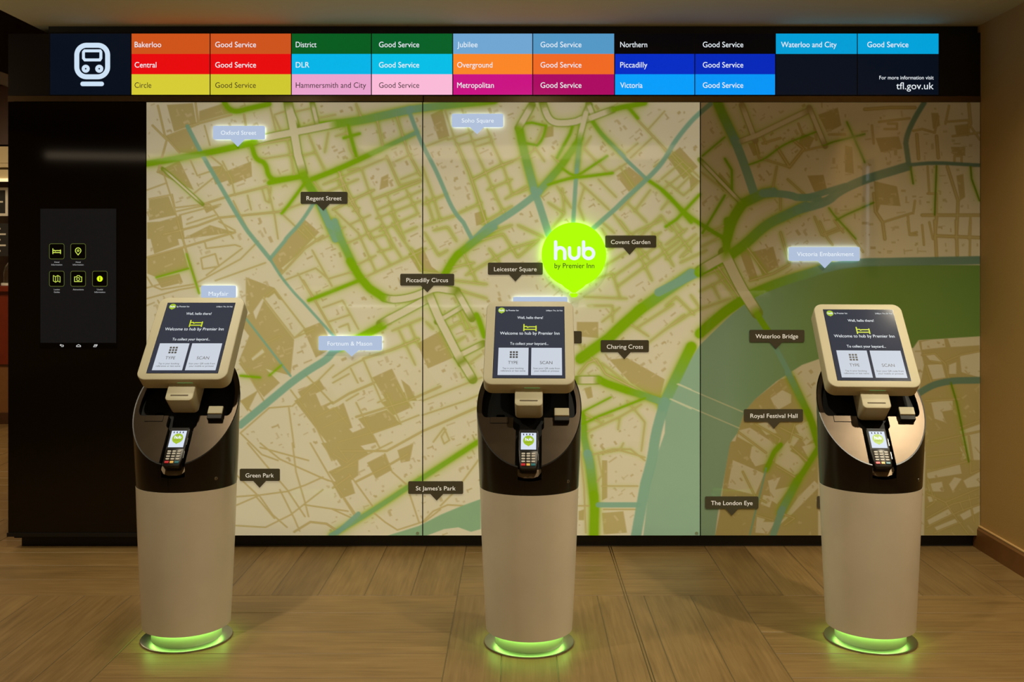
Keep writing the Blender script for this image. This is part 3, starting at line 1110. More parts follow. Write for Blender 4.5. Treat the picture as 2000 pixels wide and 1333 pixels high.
TERM = (34, 31, 27)
build_kiosk((-1.284, 3.632, 0), -0.006, 0.0135, 'white and black self-service kiosk at the left, in front of the dark panel edge',
            'chip-and-pin terminal on the left kiosk, beside its small silver scanner', dict(bg=(52, 56, 68), tile=(206, 214, 226), term=TERM))
build_kiosk((0.042, 3.588, 0), -0.0325, 0.0, 'white and black self-service kiosk in the middle, below the lime balloon sign',
            'chip-and-pin terminal on the middle kiosk, below the lime balloon sign', dict(bg=(52, 56, 68), tile=(222, 230, 240), term=TERM))
build_kiosk((1.359, 3.617, 0), -0.0713, -0.0133, 'white and black self-service kiosk at the right with a pale gleaming deck',
            'chip-and-pin terminal on the right kiosk with the gleaming deck', dict(bg=(52, 56, 68), tile=(222, 230, 240), term=TERM))

# ---------------------------------------------------------------- balloon sign
sg = empty('balloon_sign', (wx(1120), PY - 0.03, wz(498)))
tag(sg, 'glowing lime-green balloon-shaped sign with white and black lettering on the map', 'sign')
SO = Vector(sg.location)


def SGF(u, v, w):
    return Vector((wx(u), PY - w, wz(v))) - SO


def big_balloon():
    x, y, r = 1120, 498, 62.5
    pts = []
    for i in range(61):
        a = math.radians(68 - 316.0 * i / 60)
        pts.append((x + r * math.cos(a), y + r * math.sin(a)))
    pts += [(1103, 562), (1110, 566.5), (1117, 572), (1123, 572), (1130, 566.5), (1137, 562)]
    return pts


bm = B(); prism(bm, big_balloon(), SGF, 0.022, 0.040)
obj('face', bm, glow('lime_face', (176, 255, 0), 1.0), sg)
bm = B()
prism(bm, [(1113, 573), (1127, 573), (1128, 576), (1125, 580.5), (1115, 580.5), (1112, 576)], SGF, 0.022, 0.038)
obj('knot', bm, glow('lime_face', ()), sg)
bm = B(); prism(bm, inset(big_balloon(), 3.0), SGF, 0.017, 0.0215)
obj('halo_light', bm, glow('lime_halo', (160, 255, 30), 6.0), sg)
bm = B(); prism(bm, circ(1120, 498, 16, 24), SGF, 0.001, 0.0168)
obj('stand_off', bm, M_BLACK, sg)
bm = B(); hub_letters(bm, 1082.2, 507.2, 34.0, SGF, 0.0412, 6.4)
obj('lettering', bm, G_WHITE, sg)
bm = B(); text(bm, 'by Premier Inn', 1082.5, 1159.5, 524.0, 9.6, SGF, 0.0412, bold=0.03)
obj('small_lettering', bm, mat('sign_ink', (30, 40, 8), rough=0.6), sg)

# ---------------------------------------------------------------- pointer labels on the map
M_TAG = mat('tag_grey', (84, 80, 64), rough=0.3)
G_TAG = glow('tag_lit', (176, 192, 218), 1.0)
G_HALO = glow('tag_halo', (196, 222, 246), 4.0)


def map_label(x0, x1, y0, y1, tip, s, tx0, tx1, base, label, lit=False, caph=8.0):
    xm = tip[0]
    o_ = empty('lit_map_label' if lit else 'map_label', (wx(xm), PY - 0.004, wz((y0 + y1) / 2)))
    tag(o_, label, 'map label', 'lit pale blue labels on the map' if lit else 'dark labels on the map')
    og = Vector(o_.location)

    def f(u, v, w):
        return Vector((wx(u), PY - w, wz(v))) - og
    hw = 12.5 if not lit else 13.5
    pts = rrect(x0, x1, y0, y1, 2.6, 4)
    # splice the pointer into the lower edge (picture-like units: y grows downward)
    out = []
    for i, p in enumerate(pts):
        out.append(p)
        q = pts[(i + 1) % len(pts)]
        if abs(p[1] - y1) < 1e-6 and abs(q[1] - y1) < 1e-6 and p[0] > xm > q[0]:
            out += [(xm + hw, y1), (xm, tip[1]), (xm - hw, y1)]
    bm = B()
    d0, d1 = (0.012, 0.019) if lit else (0.001, 0.006)
    prism(bm, out, f, d0, d1)
    obj('plate', bm, G_TAG if lit else M_TAG, o_)
    if lit:
        bm = B(); prism(bm, inset(rrect(x0, x1, y0, y1, 2.6, 4), 1.0), f, 0.007, 0.0118)
        obj('halo_light', bm, G_HALO, o_)
        bm = B(); box(bm, -0.02, 0.02, -0.002, 0.003, -0.01, 0.01)
        obj('stand_off', bm, M_BLACK, o_)
    if s:
        bm = B(); text(bm, s, tx0, tx1, base, caph, f, d1 + 0.0008, bold=0.006)
        obj('lettering', bm, G_WHITE if lit else mat('tag_white', (236, 232, 220), rough=0.5, emit=0.5, ergb=(236, 232, 220)), o_)


for a in (
    (587.6, 679, 375, 398.7, (631.7, 411.7), 'Regent Street', 599.2, 667.5, 391.7, 'dark label reading Regent Street on the upper left map'),
    (782, 887.2, 535, 558.4, (834.7, 571.4), 'Piccadilly Circus', 794, 875.3, 551.4, 'dark label reading Piccadilly Circus across the map panel seam'),
    (953, 1060, 513.2, 537, (1006.7, 550.4), 'Leicester Square', 965, 1048, 530, 'dark label reading Leicester Square left of the balloon sign'),
    (1181.9, 1281.4, 460.3, 484.2, (1229.5, 498.2), 'Covent Garden', 1193, 1269.5, 477, 'dark label reading Covent Garden right of the balloon sign'),
    (1173, 1267, 664.6, 688.4, (1219, 702), 'Charing Cross', 1185, 1255.5, 681.4, 'dark label reading Charing Cross right of the middle kiosk'),
    (1463.6, 1570.5, 644.6, 668.5, (1515, 681.8), 'Waterloo Bridge', 1475, 1558, 661, 'dark label reading Waterloo Bridge left of the right kiosk screen'),
    (1453, 1567.7, 799.5, 823.7, (1511.3, 837), 'Royal Festival Hall', 1465, 1556.8, 816.3, 'dark label reading Royal Festival Hall beside the right kiosk'),
    (1377, 1480.8, 970, 993.5, (1429, 1007.2), 'The London Eye', 1388.3, 1469.2, 986.5, 'dark label reading The London Eye low on the right map panel'),
    (468.8, 547, 915.8, 939.6, (507.7, 952.9), 'Green Park', 480.4, 535.4, 932.6, 'dark label reading Green Park right of the left kiosk'),
    (797.5, 904.7, 940.3, 965, (853.2, 978), "St James's Park", 812.6, 890, 957.8, "dark label reading St James's Park left of the middle kiosk"),
    (1052, 1136, 647, 671.3, (1094, 684), '', 0, 0, 0, 'dark label mostly hidden behind the middle kiosk screen'),
    (1595.4, 1700, 969.4, 992.8, (1648, 1006), '', 0, 0, 0, 'dark label mostly hidden behind the right kiosk pedestal'),
):
    map_label(*a)
for a in (
    (418.4, 519, 247, 273.3, (466, 287.3), 'Oxford Street', 433.8, 502.5, 264.5, 'pale blue lit label reading Oxford Street at the top left of the map'),
    (883, 983, 223.5, 249.5, (932, 262.8), 'Soho Square', 902.3, 964.6, 240.7, 'pale blue lit label reading Soho Square under the screens'),
    (395, 462.5, 558, 582, (430, 595), 'Mayfair', 410, 448.5, 577.7, 'pale blue lit label reading Mayfair behind the left kiosk screen'),
    (623.5, 747, 656.2, 684, (688, 696), 'Fortnum & Mason', 641.2, 728, 674.8, 'pale blue lit label right of the left kiosk screen, with an ampersand'),
    (1538.6, 1676.7, 483, 510, (1609, 524), 'Victoria Embankment', 1554.4, 1664.8, 500.6, 'pale blue lit label reading Victoria Embankment on the right map panel'),
    (1002, 1108, 580, 606, (1055, 618), '', 0, 0, 0, 'bright lit label whose top edge shows above the middle kiosk screen'),
):
    map_label(*a, lit=True)

# ---------------------------------------------------------------- the printed street map on three glass panels
# drawing of the map, in sheets A-I of 700 x 467 wall units, 2.854 sheet units to the wall unit
SH = {'A': (0, 0), 'B': (650, 0), 'C': (1300, 0), 'D': (0, 433), 'E': (650, 433), 'F': (1300, 433), 'G': (0, 866), 'H': (650, 866), 'I': (1300, 866)}
K_ = 2.854


def path(s):
    out, ox, oy = [], 0, 0
    for t in s.split():
        if t in SH:
            ox, oy = SH[t]
            continue
        a, b = t.split(',')
        out.append((ox + float(a) / K_, oy + float(b) / K_))
    return out


# main roads: kind g green, t teal, gt green to teal, tg teal to green; width in wall units
ROADS = '''
g 9|A 1250,570 1275,610 1320,625 1400,600 1500,580
t 8|A 1045,705 1130,870 1230,1040 1340,1230 1410,1333 D 1505,208
t 5|D 1505,208 1560,300 1640,400 1720,480 1870,650
t 7|A 1750,1130 1680,1240 1590,1333 D 1590,110 1505,208
g 11|A 815,914 1000,882 1180,848 1330,815 1420,795
gt 15|B -60,700 150,674 300,640 430,612
tg 14|B 430,612 650,582 900,560
g 8|A 1405,820 1425,890 1480,905 1500,1000 1570,1005 1670,985
g 8|A 1500,1020 1680,985
g 9|A 1740,1000 1870,950 1998,892 B 270,832
gt 8|B 200,862 270,832 470,738
gt 14|A 1685,960 1705,1010 1740,1060 1800,1170 1870,1333
t 13|A 1790,1150 1870,1333 D 1880,40
tg 13|D 1865,0 1920,160 1998,300
g 14|D 1950,220 1998,300 E 180,345 220,390 290,428
g 5|A 1570,1190 1630,1120 1700,1020
g 6|B 85,700 110,800 130,870
g 5|B 60,770 150,745
t 8|B 425,620 470,740 510,830 560,920 610,1030 650,1130 690,1200 750,1265 775,1333
gt 15|B 1040,720 1060,820 1095,960 1130,1085
t 14|B 1120,1060 1170,1190 1205,1310
g 12|B 1380,770 1340,830 1300,885
gt 13|B 1310,870 1230,985 1130,1090
t 13|B 1150,1070 1050,1150 930,1230 820,1290 E 760,130
tg 13|E 900,30 760,130 690,190
g 13|E 700,180 640,255 610,320
gt 9|B 1385,690 1375,800 1360,950
t 8|B 1360,950 1350,1060 1340,1240
gt 7|B 1440,665 1490,740 1560,812 1620,870
t 7|B 1600,850 1680,940 1750,1000
g 6|B 1750,1000 1840,1060 1900,1120 1960,1200 1998,1240
t 9|C 250,580 150,665 50,790 0,880 B 1810,940 1740,1010 1640,1100 1540,1200 1450,1275
g 9|B 1560,612 1640,590 1740,575
g 6|B 1640,590 1700,660
g 5|B 1200,1030 1330,990 1430,985 1560,965
g 4|B 1280,940 1350,990 1440,930 1530,870
g 4|B 1190,700 1170,780 1120,830 1080,800
g 5|B 1340,690 1310,790 1250,880
g 4|B 1060,690 1150,680 1180,700
gt 17|C 290,575 340,690 390,790
t 17|C 385,780 440,920 480,1040 495,1085
tg 18|C 600,1072 500,1085 430,1135
g 18|C 430,1135 380,1210 350,1290 340,1340
t 14|C 540,1078 680,1082 760,1112 850,1105
t 17|C 730,1172 900,1128 960,1070 1080,1012 1200,972 1350,928
t 12|C 760,1105 880,1080 1000,1038
t 10|C 1440,575 1390,655 1345,750 1335,830 1355,915
t 7|C 1360,920 1480,908 1620,913 1752,922
g 7|C -20,1060 60,1140 110,1190 170,1235 260,1290 330,1333
g 5|C 0,1265 110,1190 190,1085
g 4|C 205,1300 330,1090
g 3|C 205,870 330,765
g 4|C 330,885 400,1000 370,1085
g 3|C 880,812 980,775 1110,748
g 3|C 1010,680 1060,790 1110,905
g 3|C 465,918 550,890 650,810 760,765 840,735
g 3|C 1365,930 1380,1025
g 3|C 1510,925 1500,1200
g 3|C 1700,930 1710,1050 1750,1120
g 3|C 910,1160 960,1230 1060,1333
g 3|C 950,1228 1050,1175 1160,1130
g 14|F 345,-5 348,60 338,150
tg 19|E 1998,290 1850,392 1700,500
g 19|E 1720,486 1600,590 1500,690 1380,765
t 16|F -40,395 100,322 190,280
g 18|F 185,284 300,220 345,185
gt 18|F 365,185 450,122 C 545,1265 640,1212 780,1150
g 18|F 190,625 280,545 380,465 440,430
gt 17|F 470,410 560,368 700,318 820,285 920,250
t 16|F 890,262 1000,236 1200,222 1752,216
g 12|F 500,495 545,580 580,625
t 10|F 570,620 620,720 690,850
tg 12|F 680,840 740,960 800,1080
g 12|F 790,1060 835,1170 850,1240
gt 20|E 1998,700 1900,905 1840,1030
t 20|E 1850,1010 1800,1180 1780,1333 H 1720,300 1690,520
g 13|E 1480,880 1560,920 1640,942
gt 13|E 1640,942 1740,970 1840,1008
gt 12|E 1390,1080 1400,1150 H 1400,0 1435,130
tg 17|H 1420,60 1445,170 1455,300
g 17|H 1455,290 1462,420 1455,520
g 9|E 800,520 825,570 845,640
g 14|E 280,580 150,648 40,705
t 14|E 70,690 0,722 D 1830,765 1700,842 1570,940 1340,1135
t 4|D 1370,540 1480,680 1620,862
g 6|D 1720,440 1850,390 1998,330
g 3|D 1040,180 1065,260 1110,400
g 3|D 870,312 1050,262
g 4|D 1450,870 1340,860
g 3|D 1500,860 1570,800
g 4|E 1390,1130 1560,1050 1740,985
g 3|E 1385,1065 1550,980
tg 9|H -10,515 200,392 500,192 815,-10
t 10|H 1480,345 1700,345
t 13|F 1400,965 1480,915 1560,893 1660,884 1752,885
g 3|F 1590,900 1650,1100 1690,1340
g 10|I 850,30 800,110 730,220
gt 14|I 740,200 690,290 640,390
t 13|I 650,370 600,510
g 9|I 640,10 580,80 560,150
t 3|I 560,140 530,270 490,420 470,510
t 9|G 1880,500 1998,395
'''
# pale wide streets with a darker green edge
WIDE = '''
15|A 1605,570 1628,680 1650,800 1665,900 1690,965
13|A 1420,790 1480,768 1640,737 1750,717 1880,690
7|A 1740,572 1770,700
6|A 1660,700 1610,575
13|E 285,425 340,438 430,425 500,400 560,372 620,375 690,388
12|E 690,390 740,475 775,540
14|E 540,425 440,480 330,538 265,572
15|E 530,390 590,540 650,650 720,790
15|E 720,780 780,880
10|E 690,755 840,680
8|E 580,560 735,468
12|B 1110,585 1062,670 1035,715
12|B 1170,572 1195,650 1230,685 1300,688 1390,672 1430,645
10|B 1430,585 1395,670 1372,780
11|B 1400,672 1470,645 1560,612
9|B 1425,580 1448,640
20|F 325,175 400,330 450,420 510,510
16|F 190,272 300,210 345,185
14|E 1360,885 1480,884
9|C 400,795 600,722 800,615
9|C 425,585 500,785
8|C 800,600 890,815
6|C 190,890 420,1130
4|A 905,940 1010,1030 1130,1140
'''
# narrow streets (printed olive-tan lines), width|path
STREETS = '''
3|A 880,590 920,760 1000,850
3|A 850,700 930,780 880,960
3|A 1130,1140 1290,1090 1490,1040
2|A 820,1060 930,1020
2|A 830,1110 960,1085 975,1160
2|A 900,930 960,1120 1020,1333
2|A 970,1160 1130,1140
2|A 980,1180 1170,1140 1300,1330
2|A 1000,1200 1230,1140
2|A 1040,1250 1200,1200
3|A 910,1310 1100,1260 1220,1215 1570,1180
2|A 1490,1040 1530,1200 1550,1333
2|A 1460,1050 1480,1120 1500,1130 1510,1045
2|A 1160,860 1240,925 1230,960 1080,1080
2|A 1060,890 1100,980 1220,940
3|A 1090,575 1105,690 1290,640
4|A 1045,705 1105,690
2|A 940,760 1090,700
2|A 1140,700 1170,810
2|A 1240,900 1290,1000 1310,1090
2|A 1380,1090 1400,1170
2|A 1300,1120 1400,1320
3|A 1420,810 1640,770
2|A 1440,890 1640,860
2|A 1600,780 1620,860 1640,980
2|A 1640,880 1760,850
2|A 1720,750 1760,850 1810,950
2|A 1530,640 1590,620
2|A 1530,650 1570,740
3|A 1360,640 1370,700
2|A 1500,575 1540,740
2|A 1650,720 1750,690
2|A 1640,625 1750,600
2|A 1770,660 1870,640
3|A 1880,940 1930,1050 1998,1180
2|A 1740,1000 1800,1080 1998,1000
2|A 1940,950 1998,940
2|A 1800,1030 1900,990
2|A 1870,1180 1998,1300
2|A 1580,1200 1720,1333
2|A 1560,1180 1700,1130
2|A 1900,960 1890,1030
2|A 1830,740 1810,850
2|A 1930,700 1950,830 1998,900
2|A 1870,760 1940,740
3|B 130,580 160,660
3|B 240,640 280,820
3|B 350,630 420,850 490,980
3|B 300,870 370,1030
2|B 620,600 690,810
2|B 640,780 780,735
3|B 690,800 760,960 830,1170 860,1260
2|B 790,830 860,980 920,1120 960,1200
2|B 880,780 950,930 1000,1080
2|B 500,930 560,1100 600,1230
2|B 720,610 790,820 890,790 860,720
2|B 0,1010 160,940 300,880
2|B 370,1035 490,1000
2|B 510,820 640,770
2|B 690,810 880,760
3|B 780,1000 920,930 1000,900
2|B 860,1060 1000,1000
2|B 960,1110 1080,1040
2|B 500,1140 640,1080
3|B 230,1110 490,1010
2|B 250,1170 500,1060
2|B 500,1260 690,1200
3|B 0,1170 120,1110 230,1060
2|B 830,1250 1000,1150
2|B 700,1190 830,1130
2|B 160,940 200,1060 250,1190 320,1333
3|B 40,980 70,1080 160,1220 210,1333
2|B 300,1080 380,1290
2|B 410,1060 470,1180
2|B 100,1250 210,1200
2|B 60,1050 90,1150 130,1110
2|B 110,1180 150,1160
2|B 350,900 440,860
2|B 380,1000 480,960
2|B 320,1180 400,1333
2|B 240,1220 420,1150 490,1120
2|B 260,1290 480,1190
2|B 520,1100 560,1230
2|B 1060,690 1120,650
2|B 1090,860 1130,830 1180,900
2|B 1220,870 1290,930
2|B 1120,830 1180,690
2|B 1000,900 1060,870
2|B 1020,1080 1090,1050
2|B 1400,1050 1370,1150 1400,1230
2|B 1380,1020 1540,1170
2|B 1400,830 1540,970
2|B 1440,760 1400,820
2|B 1480,1000 1580,1100
2|B 1600,930 1680,1050
2|B 1560,960 1640,910
2|B 1660,880 1790,760 1860,850
3|B 1700,670 1870,850
2|B 1760,720 1850,620
2|B 1640,850 1700,800
2|B 1680,1180 1770,1060
2|B 1790,930 1890,860 1998,990
2|B 1740,1010 1600,1170
2|B 1830,1000 1950,900
2|B 1850,1050 1998,930
2|B 1640,1130 1750,1240
2|B 1560,1190 1640,1290
2|B 1700,1333 1830,1200 1890,1290
2|B 1880,1110 1830,1170
2|B 1200,1130 1290,1190
2|B 1220,1280 1290,1190 1280,1050
2|B 1250,1040 1330,1160
2|B 1490,1230 1570,1300
2|C 500,800 520,880 690,932
3|C 710,780 770,830 690,932 620,820
2|C 770,840 880,815
2|C 620,930 595,1060
3|C 1110,610 1250,600 1390,600
2|C 1190,680 1360,660
2|C 1380,730 1430,720 1500,740 1520,650
2|C 1580,590 1560,690
2|C 1560,680 1690,670 1690,740
3|C 1510,760 1520,880
3|C 1400,750 1410,885
2|C 1690,690 1752,780
3|C 1690,580 1700,690
3|C 1570,930 1630,1120 1620,1333
3|C 1430,1200 1752,1200
3|C 1510,1210 1500,1333
3|C 1160,1080 1170,1180 1210,1240 1222,1333
2|C 1210,1240 1370,1190
2|C 830,1210 870,1310
2|C 870,1310 960,1270
2|C 20,830 190,990
2|C 200,960 420,1135
2|C 0,1010 100,1090 190,1010
2|C 50,900 140,980 60,1060
2|C 740,690 760,740
2|C 540,800 640,770
2|C 530,740 560,800
2|C 640,1090 640,1170
2|C 830,700 840,780
2|C 910,750 1000,750
2|C 680,1000 780,1090
2|C 1150,700 1160,800
2|C 1240,690 1290,690 1290,720 1220,720
2|C 1460,930 1470,1080
2|C 1390,1120 1380,1190
2|C 1460,1080 1510,1080 1510,1200
2|C 1700,930 1752,920
2|C 1600,760 1752,740
2|C 1610,900 1610,870 1650,870 1650,905
2|C 1350,1200 1360,1310 1400,1310
2|C 1700,1200 1690,1333
2|C 1470,1240 1490,1333
3|D 820,200 1000,150 1310,60
3|D 990,-5 1040,170 1110,400
2|D 820,310 850,360 900,380 1080,350
2|D 820,430 1000,380 1120,360
2|D 910,70 1020,50
2|D 1140,110 1150,150 1310,130 1340,140
2|D 1120,205 1200,180 1220,250 1130,265 1120,205
2|D 1100,340 1340,210 1440,110
2|D 1150,300 1350,150
2|D 1200,330 1480,230
2|D 1220,0 1310,50
3|D 1560,300 1700,150 1800,80
2|D 1580,330 1760,260 1830,320 1998,270
3|D 1690,330 1750,430 1870,640
2|D 1470,430 1530,380 1700,600 1640,650 1470,430
2|D 1740,160 1850,360
2|D 1660,290 1740,420
2|D 1870,60 1770,110 1690,20
2|D 1770,420 1880,370
2|D 1800,480 1910,440 1998,600
2|D 1830,560 1950,520
2|D 1890,590 1940,570 1950,610
2|D 1640,650 1750,600
2|D 1480,680 1560,640
2|D 1400,760 1470,700 1480,730 1410,780
2|D 1340,780 1470,1000
2|D 1340,1000 1400,1060
2|D 1620,940 1740,1100 1850,1333
2|D 1760,1090 1860,1040 1940,1130
2|D 1800,1150 1930,1090
2|D 1630,1030 1860,800
2|D 1930,1000 1998,960
2|D 1700,850 1850,1010
2|D 1340,1180 1500,1040 1620,1030
2|D 1340,1180 1460,1300 1550,1333
2|D 1610,1040 1640,1260
2|D 1450,1260 1720,1333
2|D 880,440 900,480
2|D 820,370 960,330
2|E 0,870 100,805 170,770
3|E 170,765 330,715 480,655
2|E 170,770 270,1000 350,1100
2|E 90,850 0,900
3|E 0,1015 90,960 230,900
2|E 100,820 140,900
2|E 130,1010 200,1150 260,1260
2|E 250,1010 310,980
2|E 300,960 380,1130
2|E 360,910 440,1040
3|E 130,1090 420,1000 600,920
2|E 30,1230 280,1160 480,1080
2|E 500,1000 830,870
2|E 500,1080 740,1000 830,960
3|E 40,1280 300,1280 500,1170 800,1040
2|E 560,1230 620,1150 650,1220 620,1240 605,1200 630,1160
2|E 520,560 560,600
2|E 250,590 320,520
2|E 330,610 500,540
2|E 370,610 460,800
2|E 430,580 480,700
2|E 600,620 720,560
2|E 640,700 740,640
2|E 680,730 720,800
2|E 600,540 700,500 740,600
2|E 700,460 790,640
2|E 740,610 800,590
2|E 760,790 830,740
2|E 140,60 240,280
2|E 0,60 70,30
2|E 60,130 150,90 280,20
2|E 120,250 240,190
2|E 200,60 320,240
2|E 270,20 380,200
2|E 330,10 500,260
2|E 160,320 330,240 520,150
2|E 230,90 300,70 330,150 250,170
2|E 440,150 500,280 600,290
2|E 400,60 470,30
2|E 510,60 590,190 640,160
2|E 560,50 640,30 690,110
2|E 640,260 790,230
2|E 730,180 800,330
2|E 740,300 1000,150 1130,110
2|E 850,70 1000,20
2|E 800,110 950,70 1030,200
2|E 680,330 860,350
2|E 690,380 860,430
2|E 870,150 930,230
2|E 1030,200 1150,100
2|E 1030,20 1180,90
2|E 1500,40 1560,150
2|E 1530,160 1700,50 1830,-5
2|E 1600,-5 1760,210
2|E 1510,250 1640,170 1830,60
2|E 1560,310 1830,120
2|E 1590,360 1930,110
2|E 1680,130 1780,330
2|E 1780,60 1900,250
2|E 1880,10 1998,170
2|E 1420,330 1560,290 1600,420
2|E 1400,420 1640,430
2|E 1420,470 1560,470 1560,560
2|E 1500,560 1600,480
2|E 1640,560 1760,640
2|E 1700,590 1900,460
2|E 1740,690 1960,520
2|E 1360,790 1430,745 1480,800
3|E 1370,850 1420,790 1470,770 1520,850 1700,940
2|E 1500,790 1640,900
2|E 1380,1060 1510,1130
2|E 1400,1110 1560,1080
2|E 1600,1090 1590,1160
2|E 1400,1180 1600,1090 1720,1020
2|E 1450,1300 1560,1270 1660,1270 1740,1333
2|E 1640,1000 1740,1120 1720,1280
2|E 1360,660 1400,720
2|F 0,130 120,40
2|F 0,210 60,160 170,70
2|F 80,200 140,140 190,90
2|F 80,230 230,160
2|F 200,140 300,90
2|F 210,80 330,20
2|F 100,60 60,10
3|F 270,220 410,420
2|F 250,240 390,430
2|F 0,600 160,500 360,430
2|F 140,410 190,480
2|F 190,390 330,320
2|F 260,350 300,430
2|F 210,300 330,250
2|F 0,470 60,420 160,520
2|F 470,330 600,290 690,240
2|F 450,140 560,290
2|F 640,60 690,230
2|F 860,0 900,90 930,130
2|F 880,80 990,40
2|F 940,-5 990,60
2|F 1010,40 1100,170
2|F 1350,0 1360,70 1400,60
2|F 1430,20 1440,130
3|F 1500,-5 1510,200
3|F 1620,-5 1625,190
2|F 1700,-5 1695,190
3|F 1510,80 1752,90
2|F 1430,745 1500,735 1560,795 1580,885
2|F 1560,780 1650,742 1752,722
2|F 1450,800 1480,895
2|F 1480,780 1540,790
2|F 1450,1000 1640,990
2|F 1640,1150 1752,1110
2|F 1480,1230 1752,1170
2|F 1460,1310 1650,1290
2|F 1690,1200 1710,1333
2|F 500,1130 640,1210 600,1333
2|F 640,1150 760,1210
2|F 720,1130 690,1230
2|F 400,1170 560,1290
2|G 1310,350 1450,290 1600,270 1700,235 1800,190
2|G 1380,0 1480,120 1600,260 1700,410
2|G 1450,0 1560,90 1830,210
2|G 1630,0 1650,160 1700,330 1720,410
2|G 1730,0 1840,190 1998,420
2|G 1310,300 1440,290
2|G 1700,345 1940,380
2|G 1310,460 1480,470 1620,400 1800,260
2|G 1450,300 1520,400 1600,470
2|G 1560,260 1640,420 1670,490
3|G 1640,495 1730,440 1820,450 1880,490
2|G 1320,180 1430,285
2|G 1780,190 1850,215
2|G 1870,170 1998,90
2|G 1840,160 1990,120
2|G 1880,20 1940,100
2|G 1420,290 1530,420
2|H 0,370 110,420
2|H 0,170 200,60 330,-5
3|H 0,250 100,180
2|H 60,310 130,420
3|H 130,215 300,130 420,60
2|H 90,170 220,350
2|H 290,60 330,160 420,240
2|H 230,390 290,440 360,485
2|H 360,485 500,440 560,380 640,345 740,350
2|H 430,290 480,440
2|H 600,350 690,260 815,90
2|H 510,440 600,370
2|H 0,60 80,110 130,60
2|H 1380,50 1400,240 1410,500
2|H 1480,70 1500,180 1470,220
2|H 1480,60 1600,40 1740,80
2|H 1500,240 1700,240
2|H 1360,350 1430,350
2|H 1510,370 1690,370
2|H 1620,0 1600,40
2|I 430,160 500,300 560,330
2|I 500,400 600,430
2|I 640,390 720,420 660,460
2|I 620,130 740,200
2|I 700,20 800,110
2|I 1455,160 1690,100
2|I 1640,0 1700,110 1700,170 1752,150
2|I 1455,280 1560,330 1752,250
2|I 1455,420 1600,340 1752,300
2|I 1455,470 1640,380 1752,340
2|I 1560,330 1620,420 1690,510
2|I 1455,360 1500,330
2|I 1640,330 1660,380
2|I 1500,500 1650,440
2|I 1690,290 1720,440
2|I 1460,200 1500,330
'''
# tan patches: parks, courts and large footprints
TAN = '''
A 930,585 1075,575 1095,690 970,735
A 915,760 1020,720 1040,715 1130,860 1000,850
A 1110,620 1250,575 1290,630 1110,680
A 1250,960 1400,900 1405,985 1280,1032
A 1170,930 1240,925 1290,1000 1200,1030
A 830,1115 940,1095 980,1200 830,1230
A 870,960 1000,895 1080,1060 1010,1030
A 905,1235 1010,1200 1030,1333 870,1333
A 820,1240 900,1235 880,1333 820,1333
A 1130,1150 1230,1150 1150,1190
D 820,20 960,-20 1000,130 860,180
D 820,200 1020,150 1050,260 870,310 820,290
D 1170,20 1310,60 1010,100
D 870,320 1000,290 1020,340 900,370
D 1500,220 1590,110 1700,-10 1780,60 1700,140 1560,290
D 1370,310 1530,370 1580,440 1470,420 1400,520 1370,480
D 1330,560 1410,500 1440,590 1390,640
D 1470,440 1330,780 1620,860 1640,660
D 1690,600 1790,560 1860,700 1760,760
D 1330,790 1420,760 1560,900 1470,980
D 1340,1000 1440,940 1380,1060
D 1640,1000 1740,950 1998,1210 1998,1330 1900,1333
D 1760,1090 1880,1030 1960,1180 1870,1250
D 1660,950 1780,880 1860,1010 1740,1080
B 545,640 610,610 650,760 590,780
B 1580,980 1650,930 1740,1000 1650,1070
B 790,1190 850,1170 860,1240 800,1260
B 270,990 310,970 310,1040 260,1060
B 1180,710 1230,700 1230,760 1180,770
C 10,880 80,820 180,930 100,1000
C 130,960 190,1010 140,1070
C 300,960 370,1040 320,1070 280,1010
C 460,800 510,790 530,860 490,870
C 760,740 830,770 800,830 740,800
C 1000,810 1040,820 1050,970 1000,960
C 1170,770 1300,760 1320,830 1200,850
C 1160,1010 1290,1040 1310,1150 1170,1140
C 790,980 880,975 900,1060 830,1070
C 830,1110 930,1090 900,1120 820,1130
C 1180,1010 1220,1080 1180,1190 1160,1100
C 1480,630 1520,630 1530,700 1490,720
C 1590,820 1670,820 1670,870 1600,860
C 1620,980 1660,970 1670,1100 1640,1120
C 1610,700 1690,690 1690,760 1620,750
C 850,640 960,600 980,700 900,740
F 480,170 600,140 630,250 540,300
F 410,165 460,155 520,330 470,330
E 420,180 500,140 550,250 600,290 480,280
E 220,870 330,820 430,1030 340,1070
E 270,1010 400,950 430,1040 340,1080
E 140,1100 300,1050 380,1130 210,1190
E 380,880 480,960 600,900 490,1000 420,1000
E 470,680 600,610 670,760 530,820
E 1360,560 1480,560 1480,650 1360,640
E 1540,770 1640,760 1850,880 1820,1000 1660,900
E 0,1050 60,1010 110,1150 0,1190
E 80,1190 200,1140 250,1230 120,1260
E 1400,930 1440,920 1450,980 1420,990
G 1790,0 1880,-10 1940,60 1860,100
G 1830,160 1998,80 1998,180 1900,250
G 1850,220 1950,180 1980,280 1900,310
H 0,60 130,-10 200,60 60,150
H 190,110 290,60 330,150 240,200
H 360,40 450,0 430,100 380,110
H 1500,390 1620,380 1640,500 1510,510
H 1500,60 1560,70 1540,300 1500,320
H 1370,380 1400,370 1400,430 1370,430
H 1540,400 1600,390 1600,440 1560,480
F 500,990 640,880 720,860 860,1180 850,1340 360,1340 400,1180 440,1060
I 360,-10 850,-10 850,520 275,520 300,400 330,170
F 1410,665 1752,640 1752,1340 1455,1340 1410,960 1440,800
I 1450,-10 1752,-10 1752,515 1440,515
'''
